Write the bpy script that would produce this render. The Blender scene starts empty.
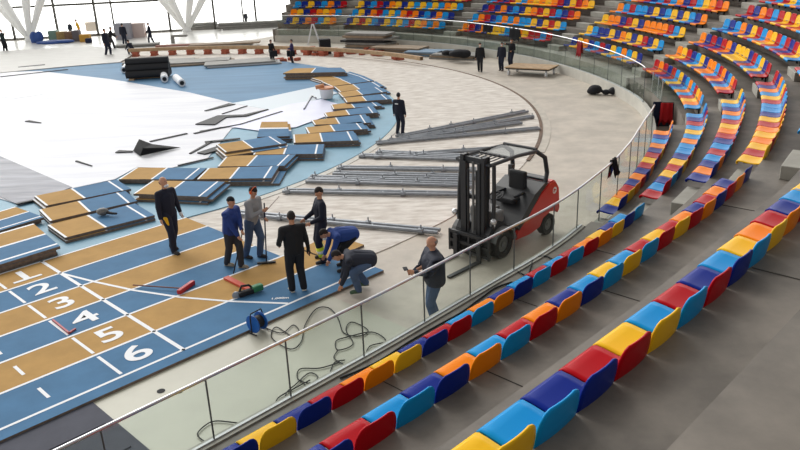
import bpy, bmesh, math, random
from mathutils import Vector, Matrix
random.seed(7)
SC = bpy.context.scene
COL = SC.collection
R = math.radians

# ------------------------------------------------------------------ camera
FPX, PITCH, ROLL, CAMH = 753.2, 0.358, -0.040, 6.79
_F = Vector((0, math.cos(PITCH), -math.sin(PITCH)))
_R0 = Vector((1, 0, 0)); _U0 = _R0.cross(_F)
_R = math.cos(ROLL)*_R0 + math.sin(ROLL)*_U0
_U = -math.sin(ROLL)*_R0 + math.cos(ROLL)*_U0
cam = bpy.data.objects.new('camera', bpy.data.cameras.new('camera'))
COL.objects.link(cam)
cam.matrix_world = Matrix(((_R.x, _U.x, -_F.x, 0), (_R.y, _U.y, -_F.y, 0), (_R.z, _U.z, -_F.z, CAMH), (0, 0, 0, 1)))
cam.data.sensor_width = 36; cam.data.lens = 36*FPX/800
cam.data.clip_start = 0.05; cam.data.clip_end = 500
SC.camera = cam

# ------------------------------------------------------------------ daylight
W = bpy.data.worlds.new('daylight'); SC.world = W; W.use_nodes = True
nt = W.node_tree; nt.nodes.clear()
wo = nt.nodes.new('ShaderNodeOutputWorld'); bg = nt.nodes.new('ShaderNodeBackground')
tc = nt.nodes.new('ShaderNodeTexCoord'); dp = nt.nodes.new('ShaderNodeVectorMath'); dp.operation = 'DOT_PRODUCT'
dp.inputs[1].default_value = Vector((-0.42, 0.88, 0.22)).normalized()
mr = nt.nodes.new('ShaderNodeMapRange'); mr.interpolation_type = 'SMOOTHSTEP'
mr.inputs[1].default_value = 0.35; mr.inputs[2].default_value = 0.93
mr.inputs[3].default_value = 1.0; mr.inputs[4].default_value = 3.4
nt.links.new(tc.outputs['Generated'], dp.inputs[0]); nt.links.new(dp.outputs['Value'], mr.inputs[0])
sx_ = nt.nodes.new('ShaderNodeSeparateXYZ'); nt.links.new(tc.outputs['Generated'], sx_.inputs[0])
rf = nt.nodes.new('ShaderNodeMapRange'); rf.interpolation_type = 'SMOOTHSTEP'     # the roof overhead is darker than the open sides
rf.inputs[1].default_value = 0.14; rf.inputs[2].default_value = 0.46; rf.inputs[3].default_value = 1.0; rf.inputs[4].default_value = 0.40
nt.links.new(sx_.outputs['Z'], rf.inputs[0])
ml = nt.nodes.new('ShaderNodeMath'); ml.operation = 'MULTIPLY'; nt.links.new(mr.outputs[0], ml.inputs[0]); nt.links.new(rf.outputs[0], ml.inputs[1])
nt.links.new(ml.outputs[0], bg.inputs['Strength'])
bg.inputs['Color'].default_value = (1.0, 0.99, 0.965, 1)
nt.links.new(bg.outputs[0], wo.inputs[0])
sd = bpy.data.lights.new('low_daylight', 'SUN'); sd.energy = 1.9; sd.angle = R(35); sd.color = (1, .985, .95)
so = bpy.data.objects.new('low_daylight', sd); COL.objects.link(so)
so.rotation_euler = Vector((0.42, -0.75, -0.62)).to_track_quat('-Z', 'Y').to_euler()
SC.view_settings.view_transform = 'Standard'; SC.view_settings.look = 'None'
SC.view_settings.exposure = 0.0; SC.view_settings.gamma = 1.0; SC.view_settings.use_curve_mapping = False

# ------------------------------------------------------------------ helpers
def lin(c):
    return tuple(((v/255)/12.92 if v/255 <= .04045 else ((v/255+.055)/1.055)**2.4) for v in c)
MATS = {}
def mat(name, rgb, rough=.6, metal=0, noise=0, scale=3.0, spec=.5, rgb2=None, stretch=None, detail=6, bump=0):
    if name in MATS: return MATS[name]
    m = bpy.data.materials.new(name); m.use_nodes = True; MATS[name] = m
    t = m.node_tree; b = t.nodes['Principled BSDF']
    c = lin(rgb)
    b.inputs['Roughness'].default_value = rough; b.inputs['Metallic'].default_value = metal
    b.inputs['Specular IOR Level'].default_value = spec
    if noise or rgb2:
        co = t.nodes.new('ShaderNodeTexCoord'); mp = t.nodes.new('ShaderNodeMapping')
        if stretch: mp.inputs['Scale'].default_value = stretch[:3]
        if stretch and len(stretch) > 3: mp.inputs['Rotation'].default_value = (0, 0, stretch[3])
        n = t.nodes.new('ShaderNodeTexNoise'); n.inputs['Scale'].default_value = scale; n.inputs['Detail'].default_value = detail
        n.inputs['Roughness'].default_value = .62
        t.links.new(co.outputs['Object'], mp.inputs[0]); t.links.new(mp.outputs[0], n.inputs['Vector'])
        r = t.nodes.new('ShaderNodeValToRGB')
        a = lin(rgb2) if rgb2 else tuple(x*(1-noise) for x in c)
        bcol = c if rgb2 else tuple(min(1, x*(1+noise)) for x in c)
        r.color_ramp.elements[0].position = .36; r.color_ramp.elements[1].position = .64
        r.color_ramp.elements[0].color = (*a, 1); r.color_ramp.elements[1].color = (*bcol, 1)
        t.links.new(n.outputs['Fac'], r.inputs[0]); t.links.new(r.outputs[0], b.inputs['Base Color'])
        if bump:
            bp = t.nodes.new('ShaderNodeBump'); bp.inputs['Strength'].default_value = bump
            t.links.new(n.outputs['Fac'], bp.inputs['Height']); t.links.new(bp.outputs[0], b.inputs['Normal'])
    else:
        b.inputs['Base Color'].default_value = (*c, 1)
    return m

C0 = Vector((-16.80, 32.32)); E_ = Vector((0.7062, 0.7080)); N_ = Vector((0.7080, -0.7062))
PSI = math.atan2(E_.y, E_.x)
def W2(u, v): return C0 + E_*u + N_*v
def G(px, py, z=0.0):
    d = _F + _R*((px-400)/FPX) + _U*((225-py)/FPX)
    t = (z-CAMH)/d.z
    return Vector((d.x*t, d.y*t, z))
def PX(P):
    d = Vector(P)-Vector((0, 0, CAMH)); z = d.dot(_F)
    return (400+FPX*d.dot(_R)/z, 225-FPX*d.dot(_U)/z, z)
BT = [(-1.6, 27.3), (-.6, 27.3), (-.3, 27.15), (-.15, 27.12), (0, 26.97), (.15, 26.78), (.3, 26.66), (.5, 26.75), (.75, 26.9), (1.0, 26.95), (1.3, 27.17), (1.6, 27.66), (2.0, 28.7), (2.4, 29.6)]
def lerp_tab(T, x):
    if x <= T[0][0]: return T[0][1]
    for (a, va), (b, vb) in zip(T, T[1:]):
        if x <= b:
            f = (x-a)/(b-a); f = f*f*(3-2*f)*.4+f*.6
            return va+(vb-va)*f
    return T[-1][1]
def P(t, d):      # plan point: t<0 straight side (u = 27 t), t>=0 around the bend
    b = lerp_tab(BT, t)+d
    if t < 0: return W2(27*t, b)
    return C0+(N_*math.cos(t)+E_*math.sin(t))*b
def P3(t, d, z):
    q = P(t, d); return Vector((q.x, q.y, z))
def out_dir(t):
    return N_ if t < 0 else N_*math.cos(t)+E_*math.sin(t)
Z0, RISE, D0, DD = 1.635, 0.5287, 1.32, 0.9647
def tread(k): return Z0-.80+RISE*k
def edge(k): return .29+.967*k
FLOOR = -.06

def obj(name, bm, mats, parent=None, smooth=False, label=None):
    me = bpy.data.meshes.new(name); bm.to_mesh(me); bm.free()
    if not isinstance(mats, (list, tuple)): mats = [mats]
    for m in mats: me.materials.append(m)
    if smooth:
        for p_ in me.polygons: p_.use_smooth = True
    o = bpy.data.objects.new(name, me); COL.objects.link(o)
    if parent: o.parent = parent
    if label: o['label'] = label
    return o
def tag(o, label, cat, group=None, kind=None):
    o['label'] = label; o['category'] = cat
    if group: o['group'] = group
    if kind: o['kind'] = kind
    return o
def thing(name, label, cat, loc=(0, 0, 0), rz=0, group=None):
    o = bpy.data.objects.new(name, None); COL.objects.link(o); o.empty_display_size = .2
    o.location = loc; o.rotation_euler = (0, 0, rz)
    return tag(o, label, cat, group)
def struct(name, bm, m, **k):
    o = obj(name, bm, m, **k); o['kind'] = 'structure'; return o
def box(bm, c, s, rz=0, mi=0, M=None, bev=0):
    X = Matrix.Translation(c) @ Matrix.Rotation(rz, 4, 'Z') @ Matrix.Diagonal((*s, 1))
    if M is not None: X = M @ X
    r = bmesh.ops.create_cube(bm, size=1, matrix=X)
    fs = {f for v in r['verts'] for f in v.link_faces}
    for f in fs: f.material_index = mi
    if bev:
        es = {e for v in r['verts'] for e in v.link_edges}
        rr = bmesh.ops.bevel(bm, geom=list(es), offset=bev, segments=2, affect='EDGES', profile=.5)
        for f in rr['faces']: f.material_index = mi
def tube(bm, pts, rad, seg=8, mi=0, cap=True, close=False):
    pts = [Vector(p_) for p_ in pts]
    n = len(pts); rads = rad if isinstance(rad, (list, tuple)) else [rad]*n
    rings = []; up = None
    for i, p_ in enumerate(pts):
        if close: T = pts[(i+1) % n]-pts[i-1]
        else: T = pts[min(i+1, n-1)]-pts[max(i-1, 0)]
        T.normalize()
        if up is None:
            up = Vector((0, 0, 1)) if abs(T.z) < .9 else Vector((1, 0, 0))
        A = T.cross(up)
        if A.length < 1e-4: A = T.cross(Vector((0, 1, 0)))
        A.normalize(); B = A.cross(T); up = B
        rings.append([bm.verts.new(p_+(A*math.cos(2*math.pi*j/seg)+B*math.sin(2*math.pi*j/seg))*rads[i]) for j in range(seg)])
    m = n if close else n-1
    for i in range(m):
        a, b = rings[i], rings[(i+1) % n]
        for j in range(seg):
            f = bm.faces.new((a[j], a[(j+1) % seg], b[(j+1) % seg], b[j])); f.material_index = mi
    if cap and not close:
        f = bm.faces.new(list(reversed(rings[0]))); f.material_index = mi
        f = bm.faces.new(rings[-1]); f.material_index = mi
def ball(bm, c, r, mi=0, sub=2, M=None):
    if not isinstance(r, (tuple, list)): r = (r, r, r)
    X = Matrix.Translation(c) @ Matrix.Diagonal((*r, 1))
    if M is not None: X = M @ X
    q = bmesh.ops.create_icosphere(bm, subdivisions=sub, radius=1, matrix=X)
    for f in {f for v in q['verts'] for f in v.link_faces}: f.material_index = mi
def prism(bm, poly, z0, z1, mi=0, mi_side=None):
    lo = [bm.verts.new((p_[0], p_[1], z0)) for p_ in poly]; hi = [bm.verts.new((p_[0], p_[1], z1)) for p_ in poly]
    n = len(poly)
    f = bm.faces.new(hi); f.material_index = mi
    f = bm.faces.new(list(reversed(lo))); f.material_index = mi if mi_side is None else mi_side
    for i in range(n):
        f = bm.faces.new((lo[i], lo[(i+1) % n], hi[(i+1) % n], hi[i])); f.material_index = mi if mi_side is None else mi_side
def done(bm):
    bmesh.ops.recalc_face_normals(bm, faces=bm.faces); return bm
def BM(): return bmesh.new()
def frange(a, b, n): return [a+(b-a)*i/n for i in range(n+1)]

# ------------------------------------------------------------------ materials
M_floor = mat('outer_concrete_floor', (186, 176, 163), .55, noise=.14, scale=.9, spec=.4)
M_base = mat('dusty_subfloor', (226, 220, 212), .8, rgb2=(190, 180, 170), scale=1.4, stretch=(1, 3.5, 1, 0.0), detail=8)
M_apron = mat('pale_blue_apron', (114, 160, 184), .6, noise=.06, scale=1.2)
M_slab = mat('pale_green_grey_slab', (178, 176, 160), .5, noise=.06, scale=.7)
M_blue = mat('blue_track', (74, 118, 156), .75, noise=.08, scale=1.5, spec=.15)
M_cream = mat('ochre_track', (184, 146, 90), .8, noise=.08, scale=1.5, spec=.12)
M_white = mat('white_line_paint', (226, 228, 232), .6)
M_ply = mat('plywood_edge', (118, 104, 94), .8, noise=.2, scale=12)
M_con = mat('stand_concrete', (112, 105, 97), .6, noise=.3, scale=1.1, spec=.4, detail=10)
M_con2 = mat('step_concrete', (152, 149, 140), .7, noise=.12, scale=2)
M_wall = mat('parapet_concrete', (192, 189, 180), .6, noise=.08, scale=1.2)
M_steel = mat('galvanised_steel', (150, 154, 160), .42, metal=.55, noise=.12, scale=6)
M_chrome = mat('brushed_steel', (205, 206, 208), .28, metal=.9)
M_dark = mat('dark_rubber', (28, 29, 33), .7)
M_black = mat('black_fabric', (24, 25, 31), .85)
M_navy = mat('navy_fabric', (26, 34, 62), .85)
M_sheet = mat('white_plastic_sheet', (226, 227, 232), .5, spec=.2, rgb2=(206, 208, 218), scale=.5, stretch=(.35, 2.4, 1, .25))
M_sheetg = mat('grey_foil_sheet', (140, 142, 156), .5, spec=.25, rgb2=(88, 90, 104), scale=.9, stretch=(.4, 2.6, 1, .2))
M_lav = mat('lavender_sheet', (205, 208, 232), .4, noise=.04, scale=.8)
M_mid = mat('blue_infield', (100, 140, 174), .65, spec=.15, noise=.09, scale=.7, stretch=(.3, 2, 1))
M_wood = mat('raw_timber', (178, 150, 118), .8, noise=.15, scale=4)
M_brick = mat('brick_red', (176, 96, 74), .85, noise=.2, scale=6)
M_red = mat('signal_red', (178, 22, 28), .4)
M_strut = mat('white_painted_column', (246, 246, 244), .5)
M_mull = mat('dark_mullion', (74, 72, 66), .5)
M_mat = mat('dark_grey_mat', (72, 74, 86), .85, noise=.1, scale=2)
def glass_mat(name, tint, refl):
    m = bpy.data.materials.new(name); m.use_nodes = True; t = m.node_tree; t.nodes.clear()
    o = t.nodes.new('ShaderNodeOutputMaterial'); mx = t.nodes.new('ShaderNodeMixShader')
    tr = t.nodes.new('ShaderNodeBsdfTransparent'); gl = t.nodes.new('ShaderNodeBsdfGlossy'); fr = t.nodes.new('ShaderNodeLayerWeight')
    pw = t.nodes.new('ShaderNodeMath'); pw.operation = 'POWER'; pw.inputs[1].default_value = 4.0; mu = t.nodes.new('ShaderNodeMath'); mu.operation = 'MULTIPLY_ADD'; mu.inputs[1].default_value = .2*refl; mu.inputs[2].default_value = .035*refl
    tr.inputs[0].default_value = (*tint, 1); gl.inputs['Roughness'].default_value = .05; 
    t.links.new(fr.outputs['Facing'], pw.inputs[0]); t.links.new(pw.outputs[0], mu.inputs[0]); t.links.new(mu.outputs[0], mx.inputs[0])
    t.links.new(tr.outputs[0], mx.inputs[1]); t.links.new(gl.outputs[0], mx.inputs[2]); t.links.new(mx.outputs[0], o.inputs[0])
    return m
M_glass = glass_mat('balustrade_glass', (.92, .955, .94), 1.0)
M_fglass = glass_mat('facade_glass', (.985, .99, .985), .6)

# ------------------------------------------------------------------ floor, infield
bm = BM(); prism(bm, [(-95, -12), (60, -12), (60, 84.5), (-95, 59.6)], FLOOR-.3, FLOOR)
struct('floor', done(bm), M_floor)
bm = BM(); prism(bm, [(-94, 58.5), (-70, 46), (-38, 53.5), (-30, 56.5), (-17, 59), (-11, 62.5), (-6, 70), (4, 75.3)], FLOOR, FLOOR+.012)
struct('floor_glare_zone', done(bm), mat('glare_pale_floor', (240, 239, 234), .25, noise=.03, scale=.4))  # same concrete floor, with the facade glare put into a paler colour
def disc(r0, r1, z0, z1, t0, t1, n, mi=0, bm=None):
    bm = bm or BM()
    ring = []
    for t in frange(t0, t1, n):
        d = N_*math.cos(t)+E_*math.sin(t)
        a, b = C0+d*r0, C0+d*r1
        ring.append([bm.verts.new((a.x, a.y, z1)), bm.verts.new((b.x, b.y, z1)), bm.verts.new((b.x, b.y, z0)), bm.verts.new((a.x, a.y, z0))])
    for A, B in zip(ring, ring[1:]):
        for i in range(4):
            f = bm.faces.new((A[i], A[(i+1) % 4], B[(i+1) % 4], B[i])); f.material_index = mi
    return bm
bm = BM()
bow = [W2(-1.4, 16.95), W2(-1.4, 23.1)]+[C0+(N_*math.cos(t)+E_*math.sin(t))*(22.7) for t in frange(-.02, 2.9, 60)]
prism(bm, [(p_.x, p_.y) for p_ in bow], FLOOR-.05, FLOOR+.02)
struct('floor_subfloor', done(bm), M_base)
bm = BM()
bow = [W2(-40, 16.86), W2(-1.4, 16.86)]+[C0+(N_*math.cos(t)+E_*math.sin(t))*16.95 for t in frange(-.02, 3.2, 70)]+[W2(-40, -17)]
prism(bm, [(p_.x, p_.y) for p_ in bow], FLOOR, -.012)
tag(obj('infield_apron', done(bm), M_apron), 'pale blue infield surface inside the running track curve', 'floor covering')
bm = BM()
disc(16.97, 17.22, FLOOR+.02, -.025, 0.0, 2.9, 70, bm=bm)
tag(obj('inner_kerb', done(bm), M_wall), 'pale curved kerb strip between the light blue apron and the dusty subfloor', 'kerb')
bm = BM(); disc(22.80, 23.08, FLOOR, -.045, .45, 2.0, 60, bm=bm)
tag(obj('rim_ledge', done(bm), mat('ledge_concrete', (186, 178, 166), .7, noise=.12, scale=2)), 'pale ledge curving along the outside of the rusty joint', 'ledge')
# dusty rim with joint and timber beam on brick piers
bm = BM(); disc(22.66, 22.78, FLOOR, -.03, .40, 1.6, 60, bm=bm)
tag(obj('rim_joint', done(bm), mat('rusty_joint', (112, 92, 78), .9, noise=.3, scale=6)), 'rusty brown curved joint at the outer edge of the dusty subfloor', 'joint')
bm = BM(); disc(22.2, 22.42, .28, .50, 1.38, 2.44, 60, bm=bm)
o = obj('rim_beam', done(bm), M_wood); tag(o, 'long pale timber beam raised on brick piers across the far floor', 'beam')
for i, t in enumerate(frange(1.72, 2.42, 12)):
    d = N_*math.cos(t)+E_*math.sin(t); q = C0+d*22.31
    bm = BM()
    for j in range(3): box(bm, (q.x, q.y, FLOOR+.06+.11*j), (.55, .42, .10), rz=math.atan2(d.y, d.x)+(.1 if j % 2 else -.05), bev=.012)
    tag(obj('brick_pier', done(bm), M_brick), 'short red brick pier carrying the long timber beam', 'brick pier', 'brick piers under the beam')
def quad(px, z): return [(G(x, y, z).x, G(x, y, z).y) for x, y in px]
def poly_sheet(name, px, z, m, label, cat, th=.012):
    bm = BM(); prism(bm, quad(px, z), z-th, z); return tag(obj(name, done(bm), m), label, cat)
poly_sheet('infield_surface', [(-60, 72), (60, 52), (140, 66), (200, 62), (282, 61), (345, 70), (338, 93), (300, 99), (262, 106), (232, 103), (190, 92.5), (110, 79), (60, 74), (-60, 92)], 0, M_mid, 'mid blue infield surface beyond the white sheets', 'floor covering')
poly_sheet('white_floor_sheet', [(-60, 74), (40, 71), (110, 79), (190, 92.5), (233, 103), (272, 110), (262, 124), (232, 128), (206, 160), (170, 168), (137, 167), (115, 179), (35, 196), (18, 204), (-60, 180)], .014, M_sheet, 'large bright white plastic sheet covering the left infield', 'sheet')
poly_sheet('grey_foil', [(-60, 118), (0, 156), (72, 187), (45, 197), (20, 205), (-60, 172)], .03, M_sheetg, 'crumpled shiny grey foil sheet at the left edge beside the panels', 'sheet')
poly_sheet('lavender_floor_sheet', [(226, 126), (262, 112), (290, 104), (322, 99), (345, 106), (338, 112), (318, 119), (296, 127), (262, 131)], .03, M_lav, 'pale lavender plastic sheet between the white sheets and the curved panel row', 'sheet')
poly_sheet('light_floor_sheet', [(232, 103), (262, 98), (318, 86), (338, 93), (318, 99), (272, 110)], .018, mat('pale_sheet', (196, 208, 218), .5), 'pale grey-blue sheet strip along the near edge of the blue infield', 'sheet')
poly_sheet('grey_tone_sheet', [(-40, 78), (0, 84), (43, 94), (16, 98), (-40, 92)], .028, mat('greyish_square', (214, 216, 226), .4), 'faint grey square on the white sheet at far left', 'sheet')  # thin flat square, slightly greyer than the white sheet
poly_sheet('far_board_layer', [(-60, 58), (0, 51), (90, 46), (140, 50), (120, 62), (70, 66), (-60, 78)], .05, mat('grey_boards', (196, 194, 190), .6, noise=.1, scale=2, stretch=(.3, 3, 1)), 'pale grey board layer crossing the far left floor', 'boards', .04)
# black curled strips lying on the sheets
def strip(px, w0, w1, z, label, h=.03):
    bm = BM(); pts = [G(x, y, z) for x, y in px]; n = len(pts)
    L, Rr_ = [], []
    for i, p_ in enumerate(pts):
        T = pts[min(i+1, n-1)]-pts[max(i-1, 0)]; T.normalize(); A = Vector((-T.y, T.x, 0))
        w = w0+(w1-w0)*i/(n-1); L.append(p_+A*w/2); Rr_.append(p_-A*w/2)
    prism(bm, [(q.x, q.y) for q in L]+[(q.x, q.y) for q in reversed(Rr_)], z-h, z)
    return tag(obj('black_edge_strip', done(bm), M_dark), label, 'strip')
strip([(150, 141), (187, 133)], .12, .12, .05, 'thick black strip on the white sheet right of the folded black sheet')
strip([(194, 133), (222, 127)], .12, .12, .05, 'second thick black strip in line with the first toward the right')
strip([(205, 110.5), (232, 103.5)], .1, .45, .05, 'short black strip flaring to a wedge near the blue infield')
strip([(222, 113.5), (247, 105.5)], .04, .05, .05, 'thin dark rod lying beyond the black wedge')
strip([(205, 124), (222, 116), (245, 115), (268, 109)], .9, .08, .06, 'long pointed black sheet edge curling on the white sheet', .04)
strip([(200, 131), (240, 124), (282, 111)], .12, .1, .05, 'long narrow dark strip separating white and lavender sheets')
strip([(205, 142), (240, 138)], .3, .14, .05, 'black rubber offcut next to the tilted panel stack')
strip([(190, 153), (212, 141)], .09, .12, .05, 'thin black bar crossing the white sheet near the panels')
strip([(201, 153), (224, 146)], .4, .5, .06, 'broad black offcut beside the tilted panel stack', .05)
strip([(178, 165), (213, 157)], .08, .1, .045, 'thin black edge between white sheet and blue apron')
strip([(0, 76.5), (68, 69)], .09, .12, .05, 'long dark strip at the far left of the white sheet')
strip([(18, 67), (45, 64.5)], .35, .5, .06, 'crumpled dark scrap at the far left of the white sheet')
strip([(27, 120.5), (41, 122.5)], .22, .04, .05, 'small black flake on the white sheet at left')
strip([(76, 160.5), (92, 165.5)], .08, .03, .05, 'thin black sliver on the white sheet near the panels')
strip([(16, 203.5), (37, 199)], .14, .1, .07, 'black rim at the end of the grey foil')
strip([(117, 151), (133, 151)], .3, .12, .06, 'short black tongue left of the folded black sheet')
# folded black sheet
bm = BM()
pp = [(133, 151, .05), (139, 139, .45), (152, 144, .22), (181, 147.5, .05), (160, 151.5, .06), (140, 156, .05)]
vs = [bm.verts.new(G(x, y, z)) for x, y, z in pp]; cv = bm.verts.new(G(143, 148, .32))
for i in range(6): bm.faces.new((vs[i], vs[(i+1) % 6], cv))
bmesh.ops.solidify(bm, geom=bm.faces[:], thickness=.03)
tag(obj('folded_black_sheet', done(bm), M_dark), 'folded black rubber sheet standing up on the white sheet', 'sheet')

# ------------------------------------------------------------------ running track
TR0, TW = 16.896, 1.0685
bm = BM()
CUT = [-1.40, -1.40, -1.42, -1.42, -.87, -.45]
def strip_q(u0, u1, v0, v1, z, mi):
    q = [W2(u0, v0), W2(u1, v0), W2(u1, v1), W2(u0, v1)]
    f = bm.faces.new([bm.verts.new((a.x, a.y, z)) for a in q]); f.material_index = mi
for k in range(6):
    a = [W2(-42, TR0+TW*k), W2(CUT[k], TR0+TW*k), W2(CUT[k], TR0+TW*(k+1)+(.30 if k == 5 else 0)), W2(-42, TR0+TW*(k+1)+(.30 if k == 5 else 0))]
    prism(bm, [(q.x, q.y) for q in a], FLOOR, 0, mi=(1 if k % 2 == 0 else 0), mi_side=3)
for k in range(7):
    v = TR0+TW*k; strip_q(-42, CUT[min(k, 5)], v-.03, v+.03, .003, 2)
strip_q(-5.33, -5.25, TR0, TR0+TW*6, .0035, 2)
for k in range(6):
    strip_q(-6.48, -6.42, TR0+TW*k+.09, TR0+TW*(k+1)-.09, .0035, 2)
    for u in (-7.6,): strip_q(u-.03, u+.03, TR0+TW*k+.32, TR0+TW*k+.75, .0035, 2)
for k in range(7):
    q = W2(-5.29, TR0+TW*k); 
    prism(bm, [(q.x+dx, q.y+dy) for dx, dy in ((-.03, -.03), (.03, -.03), (.03, .03), (-.03, .03))], 0, .006, mi=4)
brk = [(-5.29, 17.97), (-5.0, 19.04), (-4.63, 20.19), (-4.15, 21.3), (-3.6, 22.25), (-2.87, 23.28)]
for (u0, v0), (u1, v1) in zip(brk, brk[1:]):
    d = Vector((u1-u0, v1-v0)).normalized(); a = Vector((-d.y, d.x))*.035
    q = [W2(u0-a.x, v0-a.y), W2(u1-a.x, v1-a.y), W2(u1+a.x, v1+a.y), W2(u0+a.x, v0+a.y)]
    f = bm.faces.new([bm.verts.new((b_.x, b_.y, .004)) for b_ in q]); f.material_index = 2
track = obj('running_track', done(bm), [M_blue, M_cream, M_white, M_ply, M_black])
tag(track, 'six-lane blue and ochre running track with white lines, cut off at the bend', 'running track')
def flat_text(s, loc, rz, size, m, parent, name, sx=1.0, off=.0, ext=.002):
    c = bpy.data.curves.new(name, 'FONT'); c.body = s; c.size = size; c.align_x = 'CENTER'; c.align_y = 'CENTER'
    c.extrude = ext; c.offset = off; c.materials.append(m)
    tmp = bpy.data.objects.new('tmp', c); COL.objects.link(tmp); bpy.context.view_layer.update()
    me = bpy.data.meshes.new_from_object(tmp.evaluated_get(bpy.context.evaluated_depsgraph_get())); bpy.data.objects.remove(tmp)
    o = bpy.data.objects.new(name, me); COL.objects.link(o); o.location = loc; o.rotation_euler = (0, 0, rz); o.scale = (sx, 1, 1)
    if parent: o.parent = parent
    return o
for k in range(6):
    q = W2(-5.92+.0*k, TR0+TW*(k+.5))
    flat_text(str(k+1), (q.x, q.y, .005), PSI, .82, M_white, track, 'lane_number', 1.3, .012)
    if k == 0:
        bmn = BM(); qq = W2(-5.92, TR0+TW*.5+.27); box(bmn, (qq.x, qq.y, .006), (.62, .09, .006), rz=PSI)
        obj('number_serif', done(bmn), M_white, track)
q = W2(-3.05, 23.0); flat_text('1.000m', (G(280, 298.4).x, G(280, 298.4).y, .005), PSI-.72, .105, M_white, track, 'line_marking', 1.2, .003)
# pale slab and dark mat outside the outer lane
bm = BM(); qs = [W2(-30, 23.5), W2(-2.0, 23.5), W2(-2.0, 27.0), W2(-30, 27.0)]
prism(bm, [(a.x, a.y) for a in qs], FLOOR, FLOOR+.006)
struct('floor_side_strip', done(bm), M_slab)
bm = BM(); qs = [W2(-30, 23.52), W2(-7.15, 23.52), W2(-7.15, 26.95), W2(-30, 26.95)]
prism(bm, [(a.x, a.y) for a in qs], FLOOR+.006, FLOOR+.02)
for v in (24.35, 25.2, 26.1):
    a0, a1 = W2(-30, v), W2(-7.3, v); tube(bm, [(a0.x, a0.y, FLOOR+.02), (a1.x, a1.y, FLOOR+.02)], .018, 6)
tag(obj('floor_mat', done(bm), M_mat), 'dark grey ribbed mat beside the outer lane at the bottom left', 'mat')

# ------------------------------------------------------------------ loose track panels
STACKS = [  # far edge A-B, near edge C-D (pixels of the top face), count, colour scheme, words
 ([(34, 196), (116.5, 179.3), (131, 188.7), (46, 205.5)], 2, 'cb'),
 ([(38.8, 209.5), (125.3, 190.7), (137.3, 200.7), (50, 220.8)], 2, 'cb'),
 ([(47.3, 225), (135, 203.3), (154.5, 215), (65, 237.5)], 2, 'cb'),
 ([(15, 206.5), (44, 217), (-25, 238), (-50, 226)], 2, 'cb2'),
 ([(33.3, 223.3), (60, 246), (-28, 273), (-50, 247)], 3, 'cb2'),
 ([(136.7, 167.3), (206.5, 168), (193, 179.3), (118.7, 179)], 2, 'cb'),
 ([(152.7, 180.4), (225, 181.5), (206.5, 196.7), (133.3, 193.5)], 3, 'cb'),
 ([(208, 168), (279, 165.8), (271.5, 178), (197, 179)], 3, 'cb'),
 ([(226.6, 155.7), (296, 154.3), (284.4, 165.6), (217.4, 166.4)], 3, 'cb'),
 ([(257.7, 145.6), (324.3, 144), (322.5, 153.6), (253, 154.5)], 3, 'cb'),
 ([(293.2, 134.4), (353.3, 130.9), (358.6, 140.2), (293.8, 142.6)], 3, 'cb'),
 ([(305.3, 127.3), (361.3, 121.6), (367.5, 128.7), (308.5, 133.2)], 3, 'cb'),
 ([(311.5, 120.2), (365.4, 114), (371, 122.5), (314.6, 124.6)], 3, 'cb'),
 ([(324, 112.7), (372.8, 106), (378.1, 112.4), (326.6, 116.6)], 3, 'cb'),
 ([(331, 104.6), (373.7, 99.5), (381.7, 105.7), (333, 109)], 2, 'cb'),
 ([(343.2, 97.7), (385.3, 93.6), (391.5, 99), (346.5, 102.2)], 3, 'cb'),
 ([(338.2, 92.5), (379, 86.5), (387, 91.5), (342.6, 97.2)], 2, 'cb'),
 ([(334, 86.5), (376, 81.2), (384, 86), (340, 91.8)], 2, 'cb'),
 ([(321, 81.5), (364, 75.8), (374, 80.5), (332, 86.2)], 2, 'cb'),
 ([(311, 78), (350, 71.5), (364, 75.8), (322, 81.2)], 2, 'cb'),
 ([(294, 68.2), (341, 67.4), (345, 71.8), (283, 73.2)], 5, 'cbp'),
 ([(287.5, 121.5), (289.5, 136), (257, 136.8), (261.5, 121.7)], 3, 'cb3'),
 ([(216, 144.4), (275, 135.5), (287, 143), (225.3, 152)], 4, 'cb'),
]
ORD = ['first', 'second', 'third', 'fourth', 'fifth', 'sixth', 'seventh', 'eighth', 'ninth', 'tenth', 'eleventh', 'twelfth', 'thirteenth', 'fourteenth', 'fifteenth', 'sixteenth', 'seventeenth', 'eighteenth', 'nineteenth', 'twentieth', 'twenty-first', 'twenty-second', 'twenty-third']
WHERE = {0: 'flat row at left, farthest of its three stacks', 1: 'flat row at left, middle of its three stacks', 2: 'flat row at left, nearest of its three stacks',
         3: 'stack cut by the left edge, behind the nearer one', 4: 'stack cut by the left edge, just above lane number 1',
         20: 'tall brown-edged stack at the far end of the curve', 21: 'small square stack beside the lavender sheet', 22: 'crooked stack tipped against the black offcuts'}
SCH = {'cb': [(0, .025, 2), (.025, .43, 1), (.43, .455, 2), (.455, .885, 0), (.885, .91, 2), (.91, 1, 0)],
       'cb2': [(0, .04, 2), (.04, .46, 1), (.46, .50, 2), (.50, .88, 0), (.88, .92, 2), (.92, 1, 0)],
       'cb3': [(0, .42, 1), (.42, .5, 2), (.5, 1, 0)],
       'cbp': [(0, .45, 1), (.45, .47, 2), (.47, 1, 0)]}
PT = .075
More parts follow.
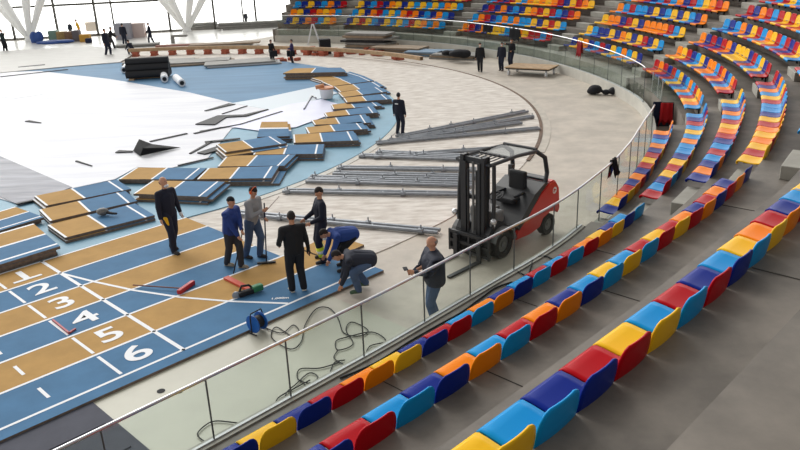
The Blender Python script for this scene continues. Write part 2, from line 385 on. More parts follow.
for si, (px, n, sch) in enumerate(STACKS):
    ztop = -.012+(.02 if si in (5, 22, 3, 0) else 0)+n*PT
    q = [G(x, y, ztop).to_2d() for x, y in px]
    base = ztop-n*PT
    for j in range(n):
        bm = BM(); A, B, Cc, Dd = q
        if j < n-1:
            s = Vector((random.uniform(-.09, .12), random.uniform(-.10, .04)))
            if si >= 6: s += (B-A).normalized()*random.uniform(.0, .14)
            if si == 22: s = Vector((random.uniform(-.3, .2), random.uniform(-.3, .1)))
            A, B, Cc, Dd = A+s, B+s, Cc+s, Dd+s
        z0_, z1_ = base+j*PT+.003, base+(j+1)*PT-.003
        for f0, f1, mi in SCH[sch]:
            a, b = A.lerp(B, f0), A.lerp(B, f1); c_, d_ = Dd.lerp(Cc, f1), Dd.lerp(Cc, f0)
            vs = [bm.verts.new((*v_, z1_)) for v_ in (a, b, c_, d_)]; bm.faces.new(vs).material_index = mi
            lo = [bm.verts.new((*v_, z0_)) for v_ in (a, b, c_, d_)]; bm.faces.new(lo[::-1]).material_index = 3
            for i in range(4):
                f = bm.faces.new((vs[i], lo[i], lo[(i+1) % 4], vs[(i+1) % 4])); f.material_index = 3
        bmesh.ops.remove_doubles(bm, verts=bm.verts, dist=1e-4)
        o = obj('track_panel', done(bm), [M_blue, M_cream, M_white, M_ply])
        lvl = ['bottom', 'top'][j] if n == 2 else (['bottom', 'middle', 'top'][j] if n == 3 else ['bottom', 'second lowest', 'middle', 'second highest', 'top'][j if n == 5 else (j if j < 2 else j+1)])
        wh = WHERE.get(si, '%s stack along the curve counting from the man with gloves' % ORD[si-5] if si >= 5 else '')
        tag(o, '%s blue-ochre panel, %s' % (lvl, wh), 'track panel', 'loose track panels stacked beside the lanes')
# panels just being laid at the cut edge
bm = BM()
qs = [W2(-.85, 21.2), W2(.25, 21.0), W2(.28, 22.2), W2(-.83, 22.25)]
prism(bm, [(a.x, a.y) for a in qs], FLOOR+.02, .02, mi=0, mi_side=1)
tag(obj('track_panel', done(bm), [M_cream, M_ply]), 'ochre panel being fitted in front of the kneeling men', 'track panel')

# ------------------------------------------------------------------ bowl of terraces
def sweep_terrace(name, k, t0, t1, label=None, front=None, zb=None):
    bm = BM(); n = max(2, int(abs(t1-t0)*27/0.8)); rows = []
    e0 = edge(k) if front is None else front; e1 = edge(k+1)+.02
    zt = tread(k); zb = (tread(k-1)-.06) if zb is None else zb
    for t in frange(t0, t1, n):
        rows.append([bm.verts.new(P3(t, e0, zb)), bm.verts.new(P3(t, e0, zt)), bm.verts.new(P3(t, e1, zt)), bm.verts.new(P3(t, e1, zb))])
    for A, B in zip(rows, rows[1:]):
        for i in range(4): bm.faces.new((A[i], A[(i+1) % 4], B[(i+1) % 4], B[i]))
    bm.faces.new(rows[0]); bm.faces.new(rows[-1][::-1])
    return struct(name, done(bm), M_con2 if (k == 0 and t0 > .8) else M_con)
TEND = 2.086
sweep_terrace('floor_terrace', 0, -1.2, .115, front=.03, zb=FLOOR-.1)
sweep_terrace('floor_terrace', -1, .115, .485, front=.0, zb=FLOOR-.1)
sweep_terrace('floor_terrace', 0, .115, .485)
sweep_terrace('floor_terrace', 0, .485, .622, front=.76, zb=FLOOR-.1)
sweep_terrace('floor_terrace', 0, .622, .82, zb=FLOOR-.1)
sweep_terrace('floor_terrace', 0, .82, TEND, front=.16, zb=FLOOR-.1)
for k in range(1, 9): sweep_terrace('floor_terrace', k, -1.2, TEND if k < 8 else TEND)
# thin dark joint lines in the near treads
bm = BM()
for k, t in ((1, -.075), (1, .02), (3, -.105), (3, .045), (5, -.125), (5, .08), (6, -.17), (1, -.19), (3, -.2)):
    a, b = P3(t, edge(k)+.03, tread(k)+.002), P3(t, edge(k+1)-.02, tread(k)+.002)
    tube(bm, [a, b], .008, 4)
j = obj('tread_joints', done(bm), mat('joint_dark_grey', (60, 58, 54), .9)); j['kind'] = 'structure'; j.name = 'trim_1'
# parapet wall
def swept_box(bm, T, d0f, d1f, z0f, z1f, mi=0):
    rows = []
    for t in T:
        a, b = (d0f(t) if callable(d0f) else d0f), (d1f(t) if callable(d1f) else d1f)
        z0_, z1_ = (z0f(t) if callable(z0f) else z0f), (z1f(t) if callable(z1f) else z1f)
        rows.append([bm.verts.new(P3(t, a, z0_)), bm.verts.new(P3(t, a, z1_)), bm.verts.new(P3(t, b, z1_)), bm.verts.new(P3(t, b, z0_))])
    for A, B in zip(rows, rows[1:]):
        for i in range(4): bm.faces.new((A[i], A[(i+1) % 4], B[(i+1) % 4], B[i])).material_index = mi
    bm.faces.new(rows[0]).material_index = mi; bm.faces.new(rows[-1][::-1]).material_index = mi
RD = [(-1.3, .03), (-.31, .03), (-.05, 0), (.06, 0), (.16, -.08), (.23, -.16), (.35, -.27), (.5, -.15), (.73, .05), (.9, -.05), (1.2, 0), (1.48, .1), (1.8, 0), (2.2, .1)]
def rd(t): return lerp_tab(RD, t)
def cz(t): return .86 if t < .10 else (.86-(t-.10)/.03*.52 if t < .13 else (.34 if t < .5 else .42))
bm = BM(); swept_box(bm, frange(-1.2, .62, 70), lambda t: rd(t)-.10, lambda t: rd(t)+.07, FLOOR-.05, cz)
struct('wall_parapet', done(bm), M_con2)
bm = BM(); swept_box(bm, frange(.62, TEND, 70), lambda t: rd(t)-.10, lambda t: rd(t)+.08, FLOOR-.05, .42)
struct('wall_parapet_far', done(bm), M_wall)
# end wall of the bowl
bm = BM()
for k in range(-1, 8):
    d0_, d1_ = (0.16 if k <= 0 else edge(k)), edge(k+1)
    if k < 0: continue
    a, b = P(TEND, d0_), P(TEND, d1_); c2 = P(TEND+.008, d1_); c1 = P(TEND+.008, d0_)
    prism(bm, [(a.x, a.y), (b.x, b.y), (c2.x, c2.y), (c1.x, c1.y)], FLOOR, tread(k)+.05)
struct('wall_left', done(bm), M_con)
# half-height steps in the aisles
AIS = [(.132, 'near aisle'), (.483, 'aisle by the gate'), (.84, 'aisle beyond the gate'), (1.175, 'third far aisle'), (1.54, 'fourth far aisle'), (1.91, 'last far aisle')]
for ai, (t, nm) in enumerate(AIS):
    for k in range(-1, 6):
        if k < 0 and ai != 0: continue
        dt = .021
        bm = BM(); a0, a1 = edge(k+1)-.46, edge(k+1)+.0
        q = [P(t-dt, a0), P(t+dt, a0), P(t+dt, a1), P(t-dt, a1)]
        prism(bm, [(v_.x, v_.y) for v_ in q], tread(k), tread(k)+RISE*.5)
        x_, y_, _ = PX(P3(t, a0, tread(k)))
        if not (-20 < x_ < 830 and -20 < y_ < 470): bm.free(); continue
        bmesh.ops.bevel(bm, geom=bm.edges[:], offset=.01, segments=1, affect='EDGES')
        tag(obj('step_block', done(bm), M_con2), 'grey concrete step block in the %s, %s from the floor' % (nm, ORD[k+1]), 'step', 'concrete step blocks in the aisles')

# ------------------------------------------------------------------ balustrade
bal = thing('balustrade', 'glass balustrade with a steel handrail running round the front of the stands', 'balustrade')
GJ = [-.95, -.84, -.73, -.63, -.54, -.45, -.37, -.31, -.259, -.212, -.159, -.106, -.059, -.008, .046, .09, .145, .20, .255, .31, .365, .42]
def gpan(t0, t1, zb, dx=0):
    bm = BM(); swept_box(bm, frange(t0+.0006, t1-.0006, 3), lambda t: rd(t)-.02+dx, lambda t: rd(t)-.008+dx, zb, zr(.5*(t0+t1))-.02)
    obj('glass_panel', done(bm), M_glass, bal)
def joint(t, zb):
    bm = BM(); swept_box(bm, [t-.0003, t+.0003], lambda t: rd(t)-.024, lambda t: rd(t)-.004, zb, zr(t)-.02)
    obj('joint_seal', done(bm), M_seal, bal)
M_seal = mat('joint_seal', (84, 88, 88), .6)
def zr(t): return 1.78 if t < .7 else (1.78+(t-.7)*.17 if t < 1.5 else 1.915)
for a, b in zip(GJ, GJ[1:]): gpan(a, b, cz(.5*(a+b))-.08)
FJ = frange(.70, TEND-.01, 22)
for a in GJ[1:]: joint(a, cz(a)-.08)
for a in FJ[:-1]: joint(a, .36)
for a, b in zip(FJ, FJ[1:]): gpan(a, b, .36)
bm = BM()
for T in (frange(-1.0, .43, 120), frange(.70, TEND-.01, 90)):
    tube(bm, [P3(t, rd(t)-.012, zr(t)) for t in T], .024, 8)
obj('handrail', done(bm), M_chrome, bal, smooth=True)
bm = BM()
swept_box(bm, frange(-1.0, .10, 80), lambda t: rd(t)-.04, lambda t: rd(t)+.005, .855, .88)
swept_box(bm, frange(.13, .43, 30), lambda t: rd(t)-.045, lambda t: rd(t)+.02, .335, .36)
swept_box(bm, frange(.70, TEND-.01, 60), lambda t: rd(t)-.045, lambda t: rd(t)+.02, .41, .44)
obj('base_rail', done(bm), mat('satin_aluminium', (176, 178, 180), .5, metal=.2), bal)
# gate enclosure beside the opening
gt = thing('gate_screen', 'clear glass screen standing across the opening in the front row', 'glass screen')
for t, d0_, d1_ in ((.70, .10, 1.15), (.624, .32, 1.15)):
    bm = BM(); a, b = P(t, d0_), P(t, d1_); a2, b2 = P(t+.0006, d0_), P(t+.0006, d1_)
    prism(bm, [(a.x, a.y), (b.x, b.y), (b2.x, b2.y), (a2.x, a2.y)], .85, 1.75); obj('glass_panel', done(bm), M_glass, gt)
bm = BM(); swept_box(bm, frange(.625, .70, 5), .31, .325, .84, 1.6); obj('glass_panel', done(bm), M_glass, gt)
bm = BM()
for t in (.627, .66, .70): a = P(t, .33); tube(bm, [(a.x, a.y, .83), (a.x, a.y, 1.62)], .02, 6)
obj('post', done(bm), M_chrome, gt)
bm = BM(); swept_box(bm, [.618, .6195], .12, .76, FLOOR, tread(0)-.03)
struct('opening_panel_1', done(bm), mat('dark_opening', (44, 50, 66), .5))  # plain dark panel on the terrace end face at the opening
def drape(name, pts, w, h, m, label, cat, radial=False):  # garment hung over the rail at pts (t, z, d)
    t, z, d = pts
    bm = BM(); c = P3(t, d, z); T = (P3(t+.01, d, z)-c).normalized(); O = Vector((*out_dir(t), 0))
    if radial: T, O = O, -T
    nx, prof = 8, [(-.09, -h), (-.07, -h*.6), (-.05, -h*.2), (-.03, .03), (.03, .035), (.06, -h*.25), (.08, -h*.55), (.11, -h*.8)]
    g = []
    for i in range(nx+1):
        x = (i/nx-.5)*w; row = []
        for jj, (o_, z_) in enumerate(prof):
            wob = math.sin(i*1.7+jj)*.02; cut = (1-.25*abs(math.sin(i*.9))) if jj in (0, 7) else 1
            row.append(bm.verts.new(c+T*(x*(1+.15*abs(z_)))+O*(o_+wob)+Vector((0, 0, z_*cut))))
        g.append(row)
    for A, B in zip(g, g[1:]):
        for jj in range(7): bm.faces.new((A[jj], B[jj], B[jj+1], A[jj+1]))
    bmesh.ops.solidify(bm, geom=bm.faces[:], thickness=.02)
    return tag(obj(name, done(bm), m, smooth=True), label, cat)
drape('jacket', (.178, 1.80, rd(.178)-.01), .34, .50, M_black, 'black jacket hung over the near handrail at the bend', 'jacket')
drape('jacket', (1.378, 1.88, rd(1.378)), .75, .55, M_black, 'black jacket hung on the far handrail above the walking man', 'jacket')
drape('jacket', (1.275, 1.88, rd(1.275)), .95, .8, M_black, 'larger black jacket on the far handrail right above the pair of men', 'jacket')
drape('jacket', (1.016, 1.82, rd(1.016)), .5, .9, mat('crimson_fabric', (168, 24, 34), .8), 'bright red jacket hung on the far handrail', 'jacket')
drape('jacket', (.607, .90, .12), .30, .95, M_navy, 'dark navy coat hanging at the gate opening', 'coat', True)
drape('jacket', (.603, .88, .44), .42, .92, mat('dark_red_fabric', (205, 26, 36), .8), 'dark red coat hanging at the gate opening', 'coat', True)

# ------------------------------------------------------------------ seats
CN = {'R': ('red', (176, 12, 26)), 'O': ('orange', (238, 132, 14)), 'Y': ('yellow', (236, 184, 36)), 'L': ('light blue', (22, 142, 206)), 'K': ('dark blue', (20, 42, 132))}
SM = {k: mat('seat_plastic_'+v[0].replace(' ', '_'), v[1], .30, spec=.06) for k, v in CN.items()}
SW = .50
def seat_bms(w):
    prof_pan = [(.485, .365), (.505, .40), (.50, .435), (.465, .455), (.38, .448), (.26, .430), (.14, .425), (.06, .437), (.015, .475)]
    prof_back = [(.012, .470), (-.008, .53), (-.022, .60), (-.032, .66), (-.042, .72), (-.052, .765), (-.058, .80), (-.061, .82)]
    def hw(z):
        if z < .62: return w/2
        q = min(1, (z-.62)/.20); return w/2-.115*(1-math.sqrt(max(0, 1-q*q)))
    out = []
    for prof, nx in ((prof_pan, 8), (prof_back, 10)):
        bm = BM(); g = []
        for y, z in prof:
            row = []
            for i in range(nx+1):
                X = 2*i/nx-1; h = hw(z)
                if z < .39: h -= .02
                dip = 0
                if prof is prof_pan and .03 < y < .47: dip = -.012*(1-X*X)+.0
                yb = y-(.018*(1-X*X) if prof is prof_back else 0)
                row.append(bm.verts.new((X*h, yb, z+dip)))
            g.append(row)
        for A, B in zip(g, g[1:]):
            for i in range(nx): bm.faces.new((A[i], A[i+1], B[i+1], B[i]))
        bmesh.ops.recalc_face_normals(bm, faces=bm.faces)
        bmesh.ops.solidify(bm, geom=bm.faces[:], thickness=.018)
        out.append(done(bm))
    bm = BM()
    box(bm, (0, .22, .385), (.06, .40, .035)); box(bm, (-.17, .2, .40), (.03, .34, .03)); box(bm, (.17, .2, .40), (.03, .34, .03))
    box(bm, (0, -.075, .40), (.30, .19, .05)); box(bm, (0, .03, .30), (.05, .05, .2))
    out.append(done(bm))
    return out
def mesh_of(bm, mats, name, smooth=True):
    me = bpy.data.meshes.new(name); bm.to_mesh(me); bm.free()
    for m in mats: me.materials.append(m)
    for p_ in me.polygons: p_.use_smooth = smooth
    return me
SEATM = {}
def seat_meshes(key, w):
    if (key, w) not in SEATM:
        a, b, c = seat_bms(w)
        SEATM[(key, w)] = (mesh_of(a, [SM[key]], 'seat_pan'), mesh_of(b, [SM[key]], 'backrest'))
        if 'br' not in SEATM: SEATM['br'] = mesh_of(c, [M_dark], 'bracket', False)
        else: c.free()
    return SEATM[(key, w)]
SEQ = {('A', 0): 'LKYORLRLKOLRKYORKYKRLO', ('A', 2): 'KORKORYRLYLKORLOKLRKY', ('A', 4): 'RLYROYLKROYLKRLYRKLYO', ('D', 0): 'KYLOL', ('D', 1): 'LYKRYKYOKY', ('D', 2): 'YLROOOOKYRKO', ('D', 3): 'OKLYKYL', ('D', 4): 'OROYLRKOL', 
       ('B', -1): 'KYORKOKRYRKOLKOLR', ('B', 0): 'RLKYRYKLLOLYLRKLOR', ('B', 1): 'KOKLRLKROYRLOKLYR', ('B', 2): 'YRYOYORYKLLRYLOKR',
       ('G', 0): 'OYLROKYK', ('G', 1): 'LOYORKYOK', ('G', 2): 'RKOLKYKLR',
       ('F', 0): 'LOLOYRLYLYKLYRYKR', ('F', 1): 'KLOKLKOROLYLROKYLO'[::1], ('F', 2): 'LYOLYLYLYKYOKRLK',
       ('E', 0): 'RLRRYOKLYYKOKRO', ('E', 1): 'LYRYKYLLOLOLKRO', ('E', 2): 'ORKLRYROYKLKOKR'}
LEFTSEQ = {('C', 0): 'RORKRLYKLOLRYOL', ('C', 1): 'OYRKLYKOOLROK', ('C', 2): 'OKRKROKYYYKRLYKRYLR', ('C', 3): 'LKLOKYRLOYRLRKRYLKL', ('C', 4): 'RKORLRYRYROL'}
BLK = {'A': ('near block', -.62, .102), 'B': ('curved middle block', .150, .468), 'C': ('block behind the gate', .507, .812),
       'D': ('block above the duffel bag', .865, 1.135), 'E': ('block above the walking men', 1.205, 1.512), 'F': ('block above the board pile', 1.57, 1.888), 'G': ('leftmost far block', 1.92, 2.068)}
cands = []
for b, (bn, t0, t1) in BLK.items():
    lev = (0, 2, 4) if b == 'A' else ((-1, 0, 1, 2, 3) if b == 'B' else range(0, 7))
    for k in lev:
        rng = random.Random(b+str(k))
        seq = SEQ.get((b, k), '')
        dtop = D0+DD*k
        pitch = .556 if b == 'A' else .572
        t = t1 if b in 'A' else t0
        i = 0
        # walk away from the starting end so that the seats keep an equal arc pitch
        seats = []
        s0 = t0 + (.03 if (b == 'B' and k == 3) else 0)
        if b == 'A':
            tt = t1-.5*pitch/27+{0: 0, 2: .004, 4: -.0028}[k]
            while tt > t0: seats.append(tt); tt -= pitch/(lerp_tab(BT, tt)+dtop if tt > 0 else 27.0)
        elif b == 'B':
            tt = s0+.5*pitch/27
            while tt < t1: seats.append(tt); tt += pitch/(lerp_tab(BT, tt)+dtop)
        else:
            r_ = lerp_tab(BT, .5*(t0+t1))+dtop; n_ = int(round((t1-t0)*r_/pitch)); seats = [t0+(t1-t0)*(i_+.5)/n_ for i_ in range(n_)]
        prev = ''
        rowname = 'gate-side front' if False else ORD[k+1] if b == 'B' else ORD[k]
        if b == 'A': rowname = ORD[k//2]
        for i, tt in enumerate(seats):
            if i < len(seq): cc = seq[i]
            else:
                cc = rng.choice('ROOYYLLKKR')
                while cc == prev and rng.random() < .8: cc = rng.choice('ROOYYLLKKR')
            ls = LEFTSEQ.get((b, k), '')
            if ls and len(seats)-1-i < len(ls): cc = ls[len(seats)-1-i]
            prev = cc
            pos = P3(tt, dtop-.055, tread(k)); x_, y_, z_ = PX(pos+Vector((0, 0, .5)))
            if z_ < .5 or not (-45 < x_ < 850 and -30 < y_ < 500): continue
            cands.append((z_, b, k, i, tt, cc, pos, bn, rowname, pitch))
cands.sort(key=lambda c: c[0])
def ordw(i): return ORD[i] if i < 23 else 'number %d' % (i+1)
protos = {}
near, rest = cands[:300], cands[300:]
for z_, b, k, i, tt, cc, pos, bn, rowname, pitch in near:
    o_d = out_dir(tt); rz = math.atan2(-o_d.y, -o_d.x)-math.pi/2
    wd = pitch-.022
    pan, back = seat_meshes(cc, wd)
    end = 'from aisle' if b in 'AB' else 'from right'
    lab = '%s seat, %s %s in the %s row, %s' % (CN[cc][0], ordw(i), end, rowname, bn)
    r = bpy.data.objects.new('stadium_seat', None); COL.objects.link(r); r.empty_display_size = .1
    r.location = pos; r.rotation_euler = (0, 0, rz); tag(r, lab, 'seat', '%s row seats, %s' % (rowname, bn))
    for nm, me in (('seat_pan', pan), ('backrest', back), ('bracket', SEATM['br'])):
        c = bpy.data.objects.new(nm, me); COL.objects.link(c); c.parent = r
bm = BM(); mk = 'ROYLK'
tm = {}
for kx in mk:
    a, b_, c = seat_bms(.55); c.free(); tmp = BM()
    ma = bpy.data.meshes.new('t'); a.to_mesh(ma); a.free(); mb = bpy.data.meshes.new('t'); b_.to_mesh(mb); b_.free()
    tmp.free(); tm[kx] = (ma, mb)
for z_, b, k, i, tt, cc, pos, bn, rowname, pitch in rest:
    o_d = out_dir(tt); rz = math.atan2(-o_d.y, -o_d.x)-math.pi/2
    X = Matrix.Translation(pos) @ Matrix.Rotation(rz, 4, 'Z')
    n0 = len(bm.faces); v0 = len(bm.verts)
    for me in tm[cc]: bm.from_mesh(me)
    bm.verts.ensure_lookup_table(); bm.faces.ensure_lookup_table()
    for v in bm.verts[v0:]: v.co = X @ v.co
    for f in bm.faces[n0:]: f.material_index = mk.index(cc); f.smooth = True
if rest:
    o = obj('far_stadium_seats', bm, [SM[c] for c in mk])
    tag(o, 'rows of small multicoloured seats in the farthest blocks of the stands', 'seats', kind='stuff')
#PART2
# ------------------------------------------------------------------ steel beams on the subfloor
BEAMS = [((399, 139.5), (528, 113.5)), ((402, 142), (533, 119)), ((377, 146), (540, 131)), ((390, 144), (522, 125)), ((376, 155), (478, 160)), ((374, 160), (490, 152)),
         ((359, 158.5), (480, 163)), ((337, 171), (476, 173)), ((333, 176.5), (476, 180)), ((306, 184), (474, 189)), ((309, 181), (474, 184)), ((283, 194.5), (474, 198)), ((226, 216), (438, 236))]
BW = ['farthest, pointing at the far rim', 'second farthest, close behind the first', 'reaching toward the rim below the two farthest', 'crossing the upper fan', 'starting by the kerb below the standing man', 'crossing behind the overhead guard',
      'ending behind the forklift roof', 'middle pair, upper one', 'middle pair, lower one', 'third pair above the navy worker, lower one', 'third pair above the navy worker, upper one', 'beyond the head of the navy worker', 'nearest and longest, behind the group of workers']
for (a, b), w in zip(BEAMS, BW):
    A, B = G(*a, FLOOR), G(*b, FLOOR); T = (B-A).normalized(); S = Vector((-T.y, T.x, 0)); L = (B-A).length
    bm = BM(); zz = Vector((0, 0, FLOOR+.09+.0))
    A0, B0 = Vector((A.x, A.y, 0)), Vector((B.x, B.y, 0))
    tube(bm, [A0+zz, B0+zz], .055, 8)
    tube(bm, [A0+zz+S*.20, B0+zz+S*.20], .055, 8)
    t_ = .4
    while t_ < L:
        tube(bm, [A0+T*t_+zz, A0+T*t_+zz+S*.20], .03, 6); t_ += 1.3
    o = obj('steel_beam', done(bm), M_steel, smooth=False)
    tag(o, 'grey steel twin-tube beam lying on the dusty floor, '+w, 'beam', 'steel beams fanned out on the dusty floor')
    bm = BM(); t_ = .15
    while t_ < L:
        q = A0+T*t_+zz+S*random.choice((0, .2)); tube(bm, [q-T*.06, q+T*.06], .085, 8); tube(bm, [q, q+Vector((0, 0, .17))], .02, 5); t_ += random.uniform(.9, 2.2)
    obj('coupler', done(bm), M_steel, o)

# ------------------------------------------------------------------ forklift
rzf = math.atan2(-E_.y, -E_.x); q = W2(1.88, 24.58)
FK = thing('forklift', 'red and black forklift truck with its mast lowered, parked on the outer ring', 'forklift', (q.x, q.y, FLOOR), rzf)
Mbk = mat('forklift_charcoal', (46, 47, 50), .45); Mrd = mat('forklift_red', (206, 44, 38), .35); Mgy = mat('forklift_grey', (112, 112, 112), .5)
def xprism(bm, prof, y0, y1, mi=0, bev=0):
    a = [bm.verts.new((x, y0, z)) for x, z in prof]; b = [bm.verts.new((x, y1, z)) for x, z in prof]; n = len(prof)
    fs = [bm.faces.new(a), bm.faces.new(b[::-1])]+[bm.faces.new((a[i], b[i], b[(i+1) % n], a[(i+1) % n])) for i in range(n)]
    for f in fs: f.material_index = mi
    if bev: bmesh.ops.bevel(bm, geom=list({e for f in fs for e in f.edges}), offset=bev, segments=2, affect='EDGES')
bm = BM(); xprism(bm, [(.42, .22), (.42, .62), (.30, .80), (-.05, .86), (-.35, .62), (-.75, .62), (-1.0, .95), (-1.75, 1.12), (-1.75, .3)], -.50, .50, bev=.02)
obj('chassis', done(bm), Mbk, FK)
bm = BM(); xprism(bm, [(-.52, .26), (-.50, .44), (-.95, .72), (-1.45, 1.16), (-1.85, 1.36), (-2.08, 1.36), (-2.26, 1.14), (-2.32, .62), (-2.28, .44), (-2.20, .58), (-1.87, .64), (-1.56, .54), (-1.48, .30), (-1.1, .24)], -.57, .57, bev=.035)
obj('counterweight', done(bm), Mrd, FK, smooth=False)
bm = BM(); xprism(bm, [(-.60, .50), (-.98, .76), (-1.46, 1.20), (-1.75, 1.37), (-1.6, 1.40), (-1.2, 1.22), (-.75, .80), (-.52, .60)], -.585, .585)
obj('hood_edge_trim', done(bm), Mbk, FK)
bm = BM()
for s in (1,):
    tube(bm, [(-2.05, s*.566, 1.10), (-2.05, s*.574, 1.10)], .085, 20)
em = obj('emblem', done(bm), mat('emblem_white', (230, 228, 226), .5), FK, label='round white emblem')
bm = BM()
for s in (1,): tube(bm, [(-2.09, s*.578, 1.10), (-2.02, s*.578, 1.14), (-2.00, s*.578, 1.07)], .014, 6)
obj('emblem_mark', done(bm), Mrd, em)
def wheel(x, y, r, w, nm):
    bm = BM(); prof = [(r*.62, -w/2), (r*.92, -w/2), (r, -w*.36), (r, w*.36), (r*.92, w/2), (r*.62, w/2), (r*.56, w*.32), (r*.56, -w*.32)]
    n = 28; rings = []
    for i in range(n):
        a = 2*math.pi*i/n; rings.append([bm.verts.new((x+math.cos(a)*R_, y+o_, r+math.sin(a)*R_)) for R_, o_ in prof])
    for i in range(n):
        A, B = rings[i], rings[(i+1) % n]
        for j in range(8): bm.faces.new((A[j], A[(j+1) % 8], B[(j+1) % 8], B[j]))
    wv = obj('wheel', done(bm), M_dark, FK)
    bm = BM(); tube(bm, [(x, y-w*.30, r), (x, y+w*.30, r)], r*.57, 24)
    for i in range(6):
        a = i*math.pi/3
        for s in (-1, 1): tube(bm, [(x+math.cos(a)*r*.36, y+s*w*.30, r+math.sin(a)*r*.36), (x+math.cos(a)*r*.36, y+s*w*.34, r+math.sin(a)*r*.36)], .022, 6)
    tube(bm, [(x, y-w*.42, r), (x, y+w*.42, r)], r*.2, 12)
    obj('rim', done(bm), Mgy, wv)
for s in (-1, 1): wheel(0, s*.47, .34, .27, ''); wheel(-1.87, s*.46, .27, .2, '')
bm = BM()
for s in (-1, 1):
    pts = [(math.cos(a)*.42, s*.47, .34+math.sin(a)*.42) for a in frange(R(20), R(175), 8)]
    for a, b in zip(pts, pts[1:]):
        vs = [bm.verts.new((a[0], s*.30, a[2])), bm.verts.new((a[0], s*.64, a[2])), bm.verts.new((b[0], s*.64, b[2])), bm.verts.new((b[0], s*.30, b[2]))]
        bm.faces.new(vs)
bmesh.ops.remove_doubles(bm, verts=bm.verts, dist=1e-4); bmesh.ops.solidify(bm, geom=bm.faces[:], thickness=.03)
obj('fender', done(bm), Mgy, FK)
bm = BM()
for s in (-1, 1): tube(bm, [(.28, s*.50, .80), (.26, s*.50, 1.5), (.22, s*.46, 2.24)], .045, 8)
for s in (-1, 1): tube(bm, [(-1.72, s*.50, 1.30), (-1.80, s*.50, 1.6), (-1.72, s*.48, 1.98), (-1.38, s*.46, 2.20)], .055, 8)
for s in (-1, 1): tube(bm, [(.36, s*.47, 2.26), (-.6, s*.47, 2.26), (-1.40, s*.47, 2.20)], .045, 8)
for x in (.34, -.42, -1.38): tube(bm, [(x, -.47, 2.25), (x, .47, 2.25)], .038, 8)
for i in range(7): y = -.39+.13*i; tube(bm, [(.34, y, 2.25), (-.42, y, 2.26)], .014, 6)
obj('overhead_guard', done(bm), Mbk, FK)
bm = BM(); box(bm, (-.9, 0, 2.25), (.92, .86, .012)); obj('roof_panel', done(bm), glass_mat('roof_tint', (.62, .64, .64), 1.0), FK)
bm = BM()
for s in (-1, 1):
    box(bm, (.33, s*.29, 1.26), (.17, .09, 2.3)); box(bm, (.25, s*.29, 1.26), (.03, .15, 2.3)); box(bm, (.38, s*.20, 1.2), (.12, .07, 2.15))
for z in (.30, 1.45, 2.32): box(bm, (.33, 0, z), (.08, .62, .10))
for s in (-1, 1): tube(bm, [(.40, s*.12, .2), (.40, s*.12, 2.1)], .03, 8)
obj('mast', done(bm), Mbk, FK)
bm = BM(); tube(bm, [(.37, 0, .2), (.37, 0, 1.25)], .045, 10); tube(bm, [(.37, 0, 1.25), (.37, 0, 2.28)], .03, 10)
obj('lift_cylinder', done(bm), Mgy, FK)
bm = BM()
for z in (.16, .36, .58): box(bm, (.53, 0, z), (.06, 1.16, .07))
for y in (-.60, -.3, 0, .3, .60): box(bm, (.53, y*.95, .36), (.05, .05, .52))
for s in (-1, 1): box(bm, (.50, s*.42, .36), (.02, .30, .46))
obj('carriage', done(bm), Mbk, FK)
for s in (-1, 1):
    bm = BM(); box(bm, (.60, s*.34, .28), (.05, .11, .55)); prism(bm, [(.59, s*.34-.055), (1.65, s*.34-.045), (1.65, s*.34+.045), (.59, s*.34+.055)], .01, .05)
    obj('fork', done(bm), Mbk, FK)
bm = BM(); box(bm, (-1.05, 0, 1.05), (.5, .5, .14), bev=.04); box(bm, (-1.32, 0, 1.38), (.14, .48, .6), bev=.05); box(bm, (-1.0, .28, 1.2), (.4, .07, .06), bev=.02); box(bm, (-1.0, -.28, 1.2), (.4, .07, .06), bev=.02)
obj('seat', done(bm), M_dark, FK)
bm = BM(); tube(bm, [(-.28, 0, .75), (-.42, 0, 1.2)], .035, 8)
cx, cz_ = -.46, 1.24
tube(bm, [(cx+math.cos(a)*.17*.9, math.sin(a)*.17, cz_-math.cos(a)*.05+.02) for a in frange(0, 2*math.pi*15/16, 15)], .017, 6, close=True)
tube(bm, [(cx-.15, 0, cz_+.06), (cx+.15, 0, cz_-.02)], .014, 6)
obj('steering_wheel', done(bm), M_dark, FK)
bm = BM(); box(bm, (-.12, 0, .92), (.3, .8, .3), bev=.05); box(bm, (-.55, -.2, .8), (.3, .3, .3), bev=.03)
obj('dashboard', done(bm), Mgy, FK)
for s in (-1, 1):
    bm = BM(); ball(bm, (.36, s*.56, .98), (.06, .08, .08)); tube(bm, [(.30, s*.56, .9), (.28, s*.52, .8)], .02, 6); obj('headlamp', done(bm), M_chrome, FK, smooth=True)
bm = BM(); box(bm, (-1.84, .0, 1.42), (.24, .9, .05), bev=.02); box(bm, (-1.6, -.40, 1.55), (.1, .12, .28)); obj('engine_cover', done(bm), Mbk, FK)
bm = BM(); box(bm, (.25, .37, 1.30), (.03, .012, .28)); obj('label_strip', done(bm), M_white, FK)

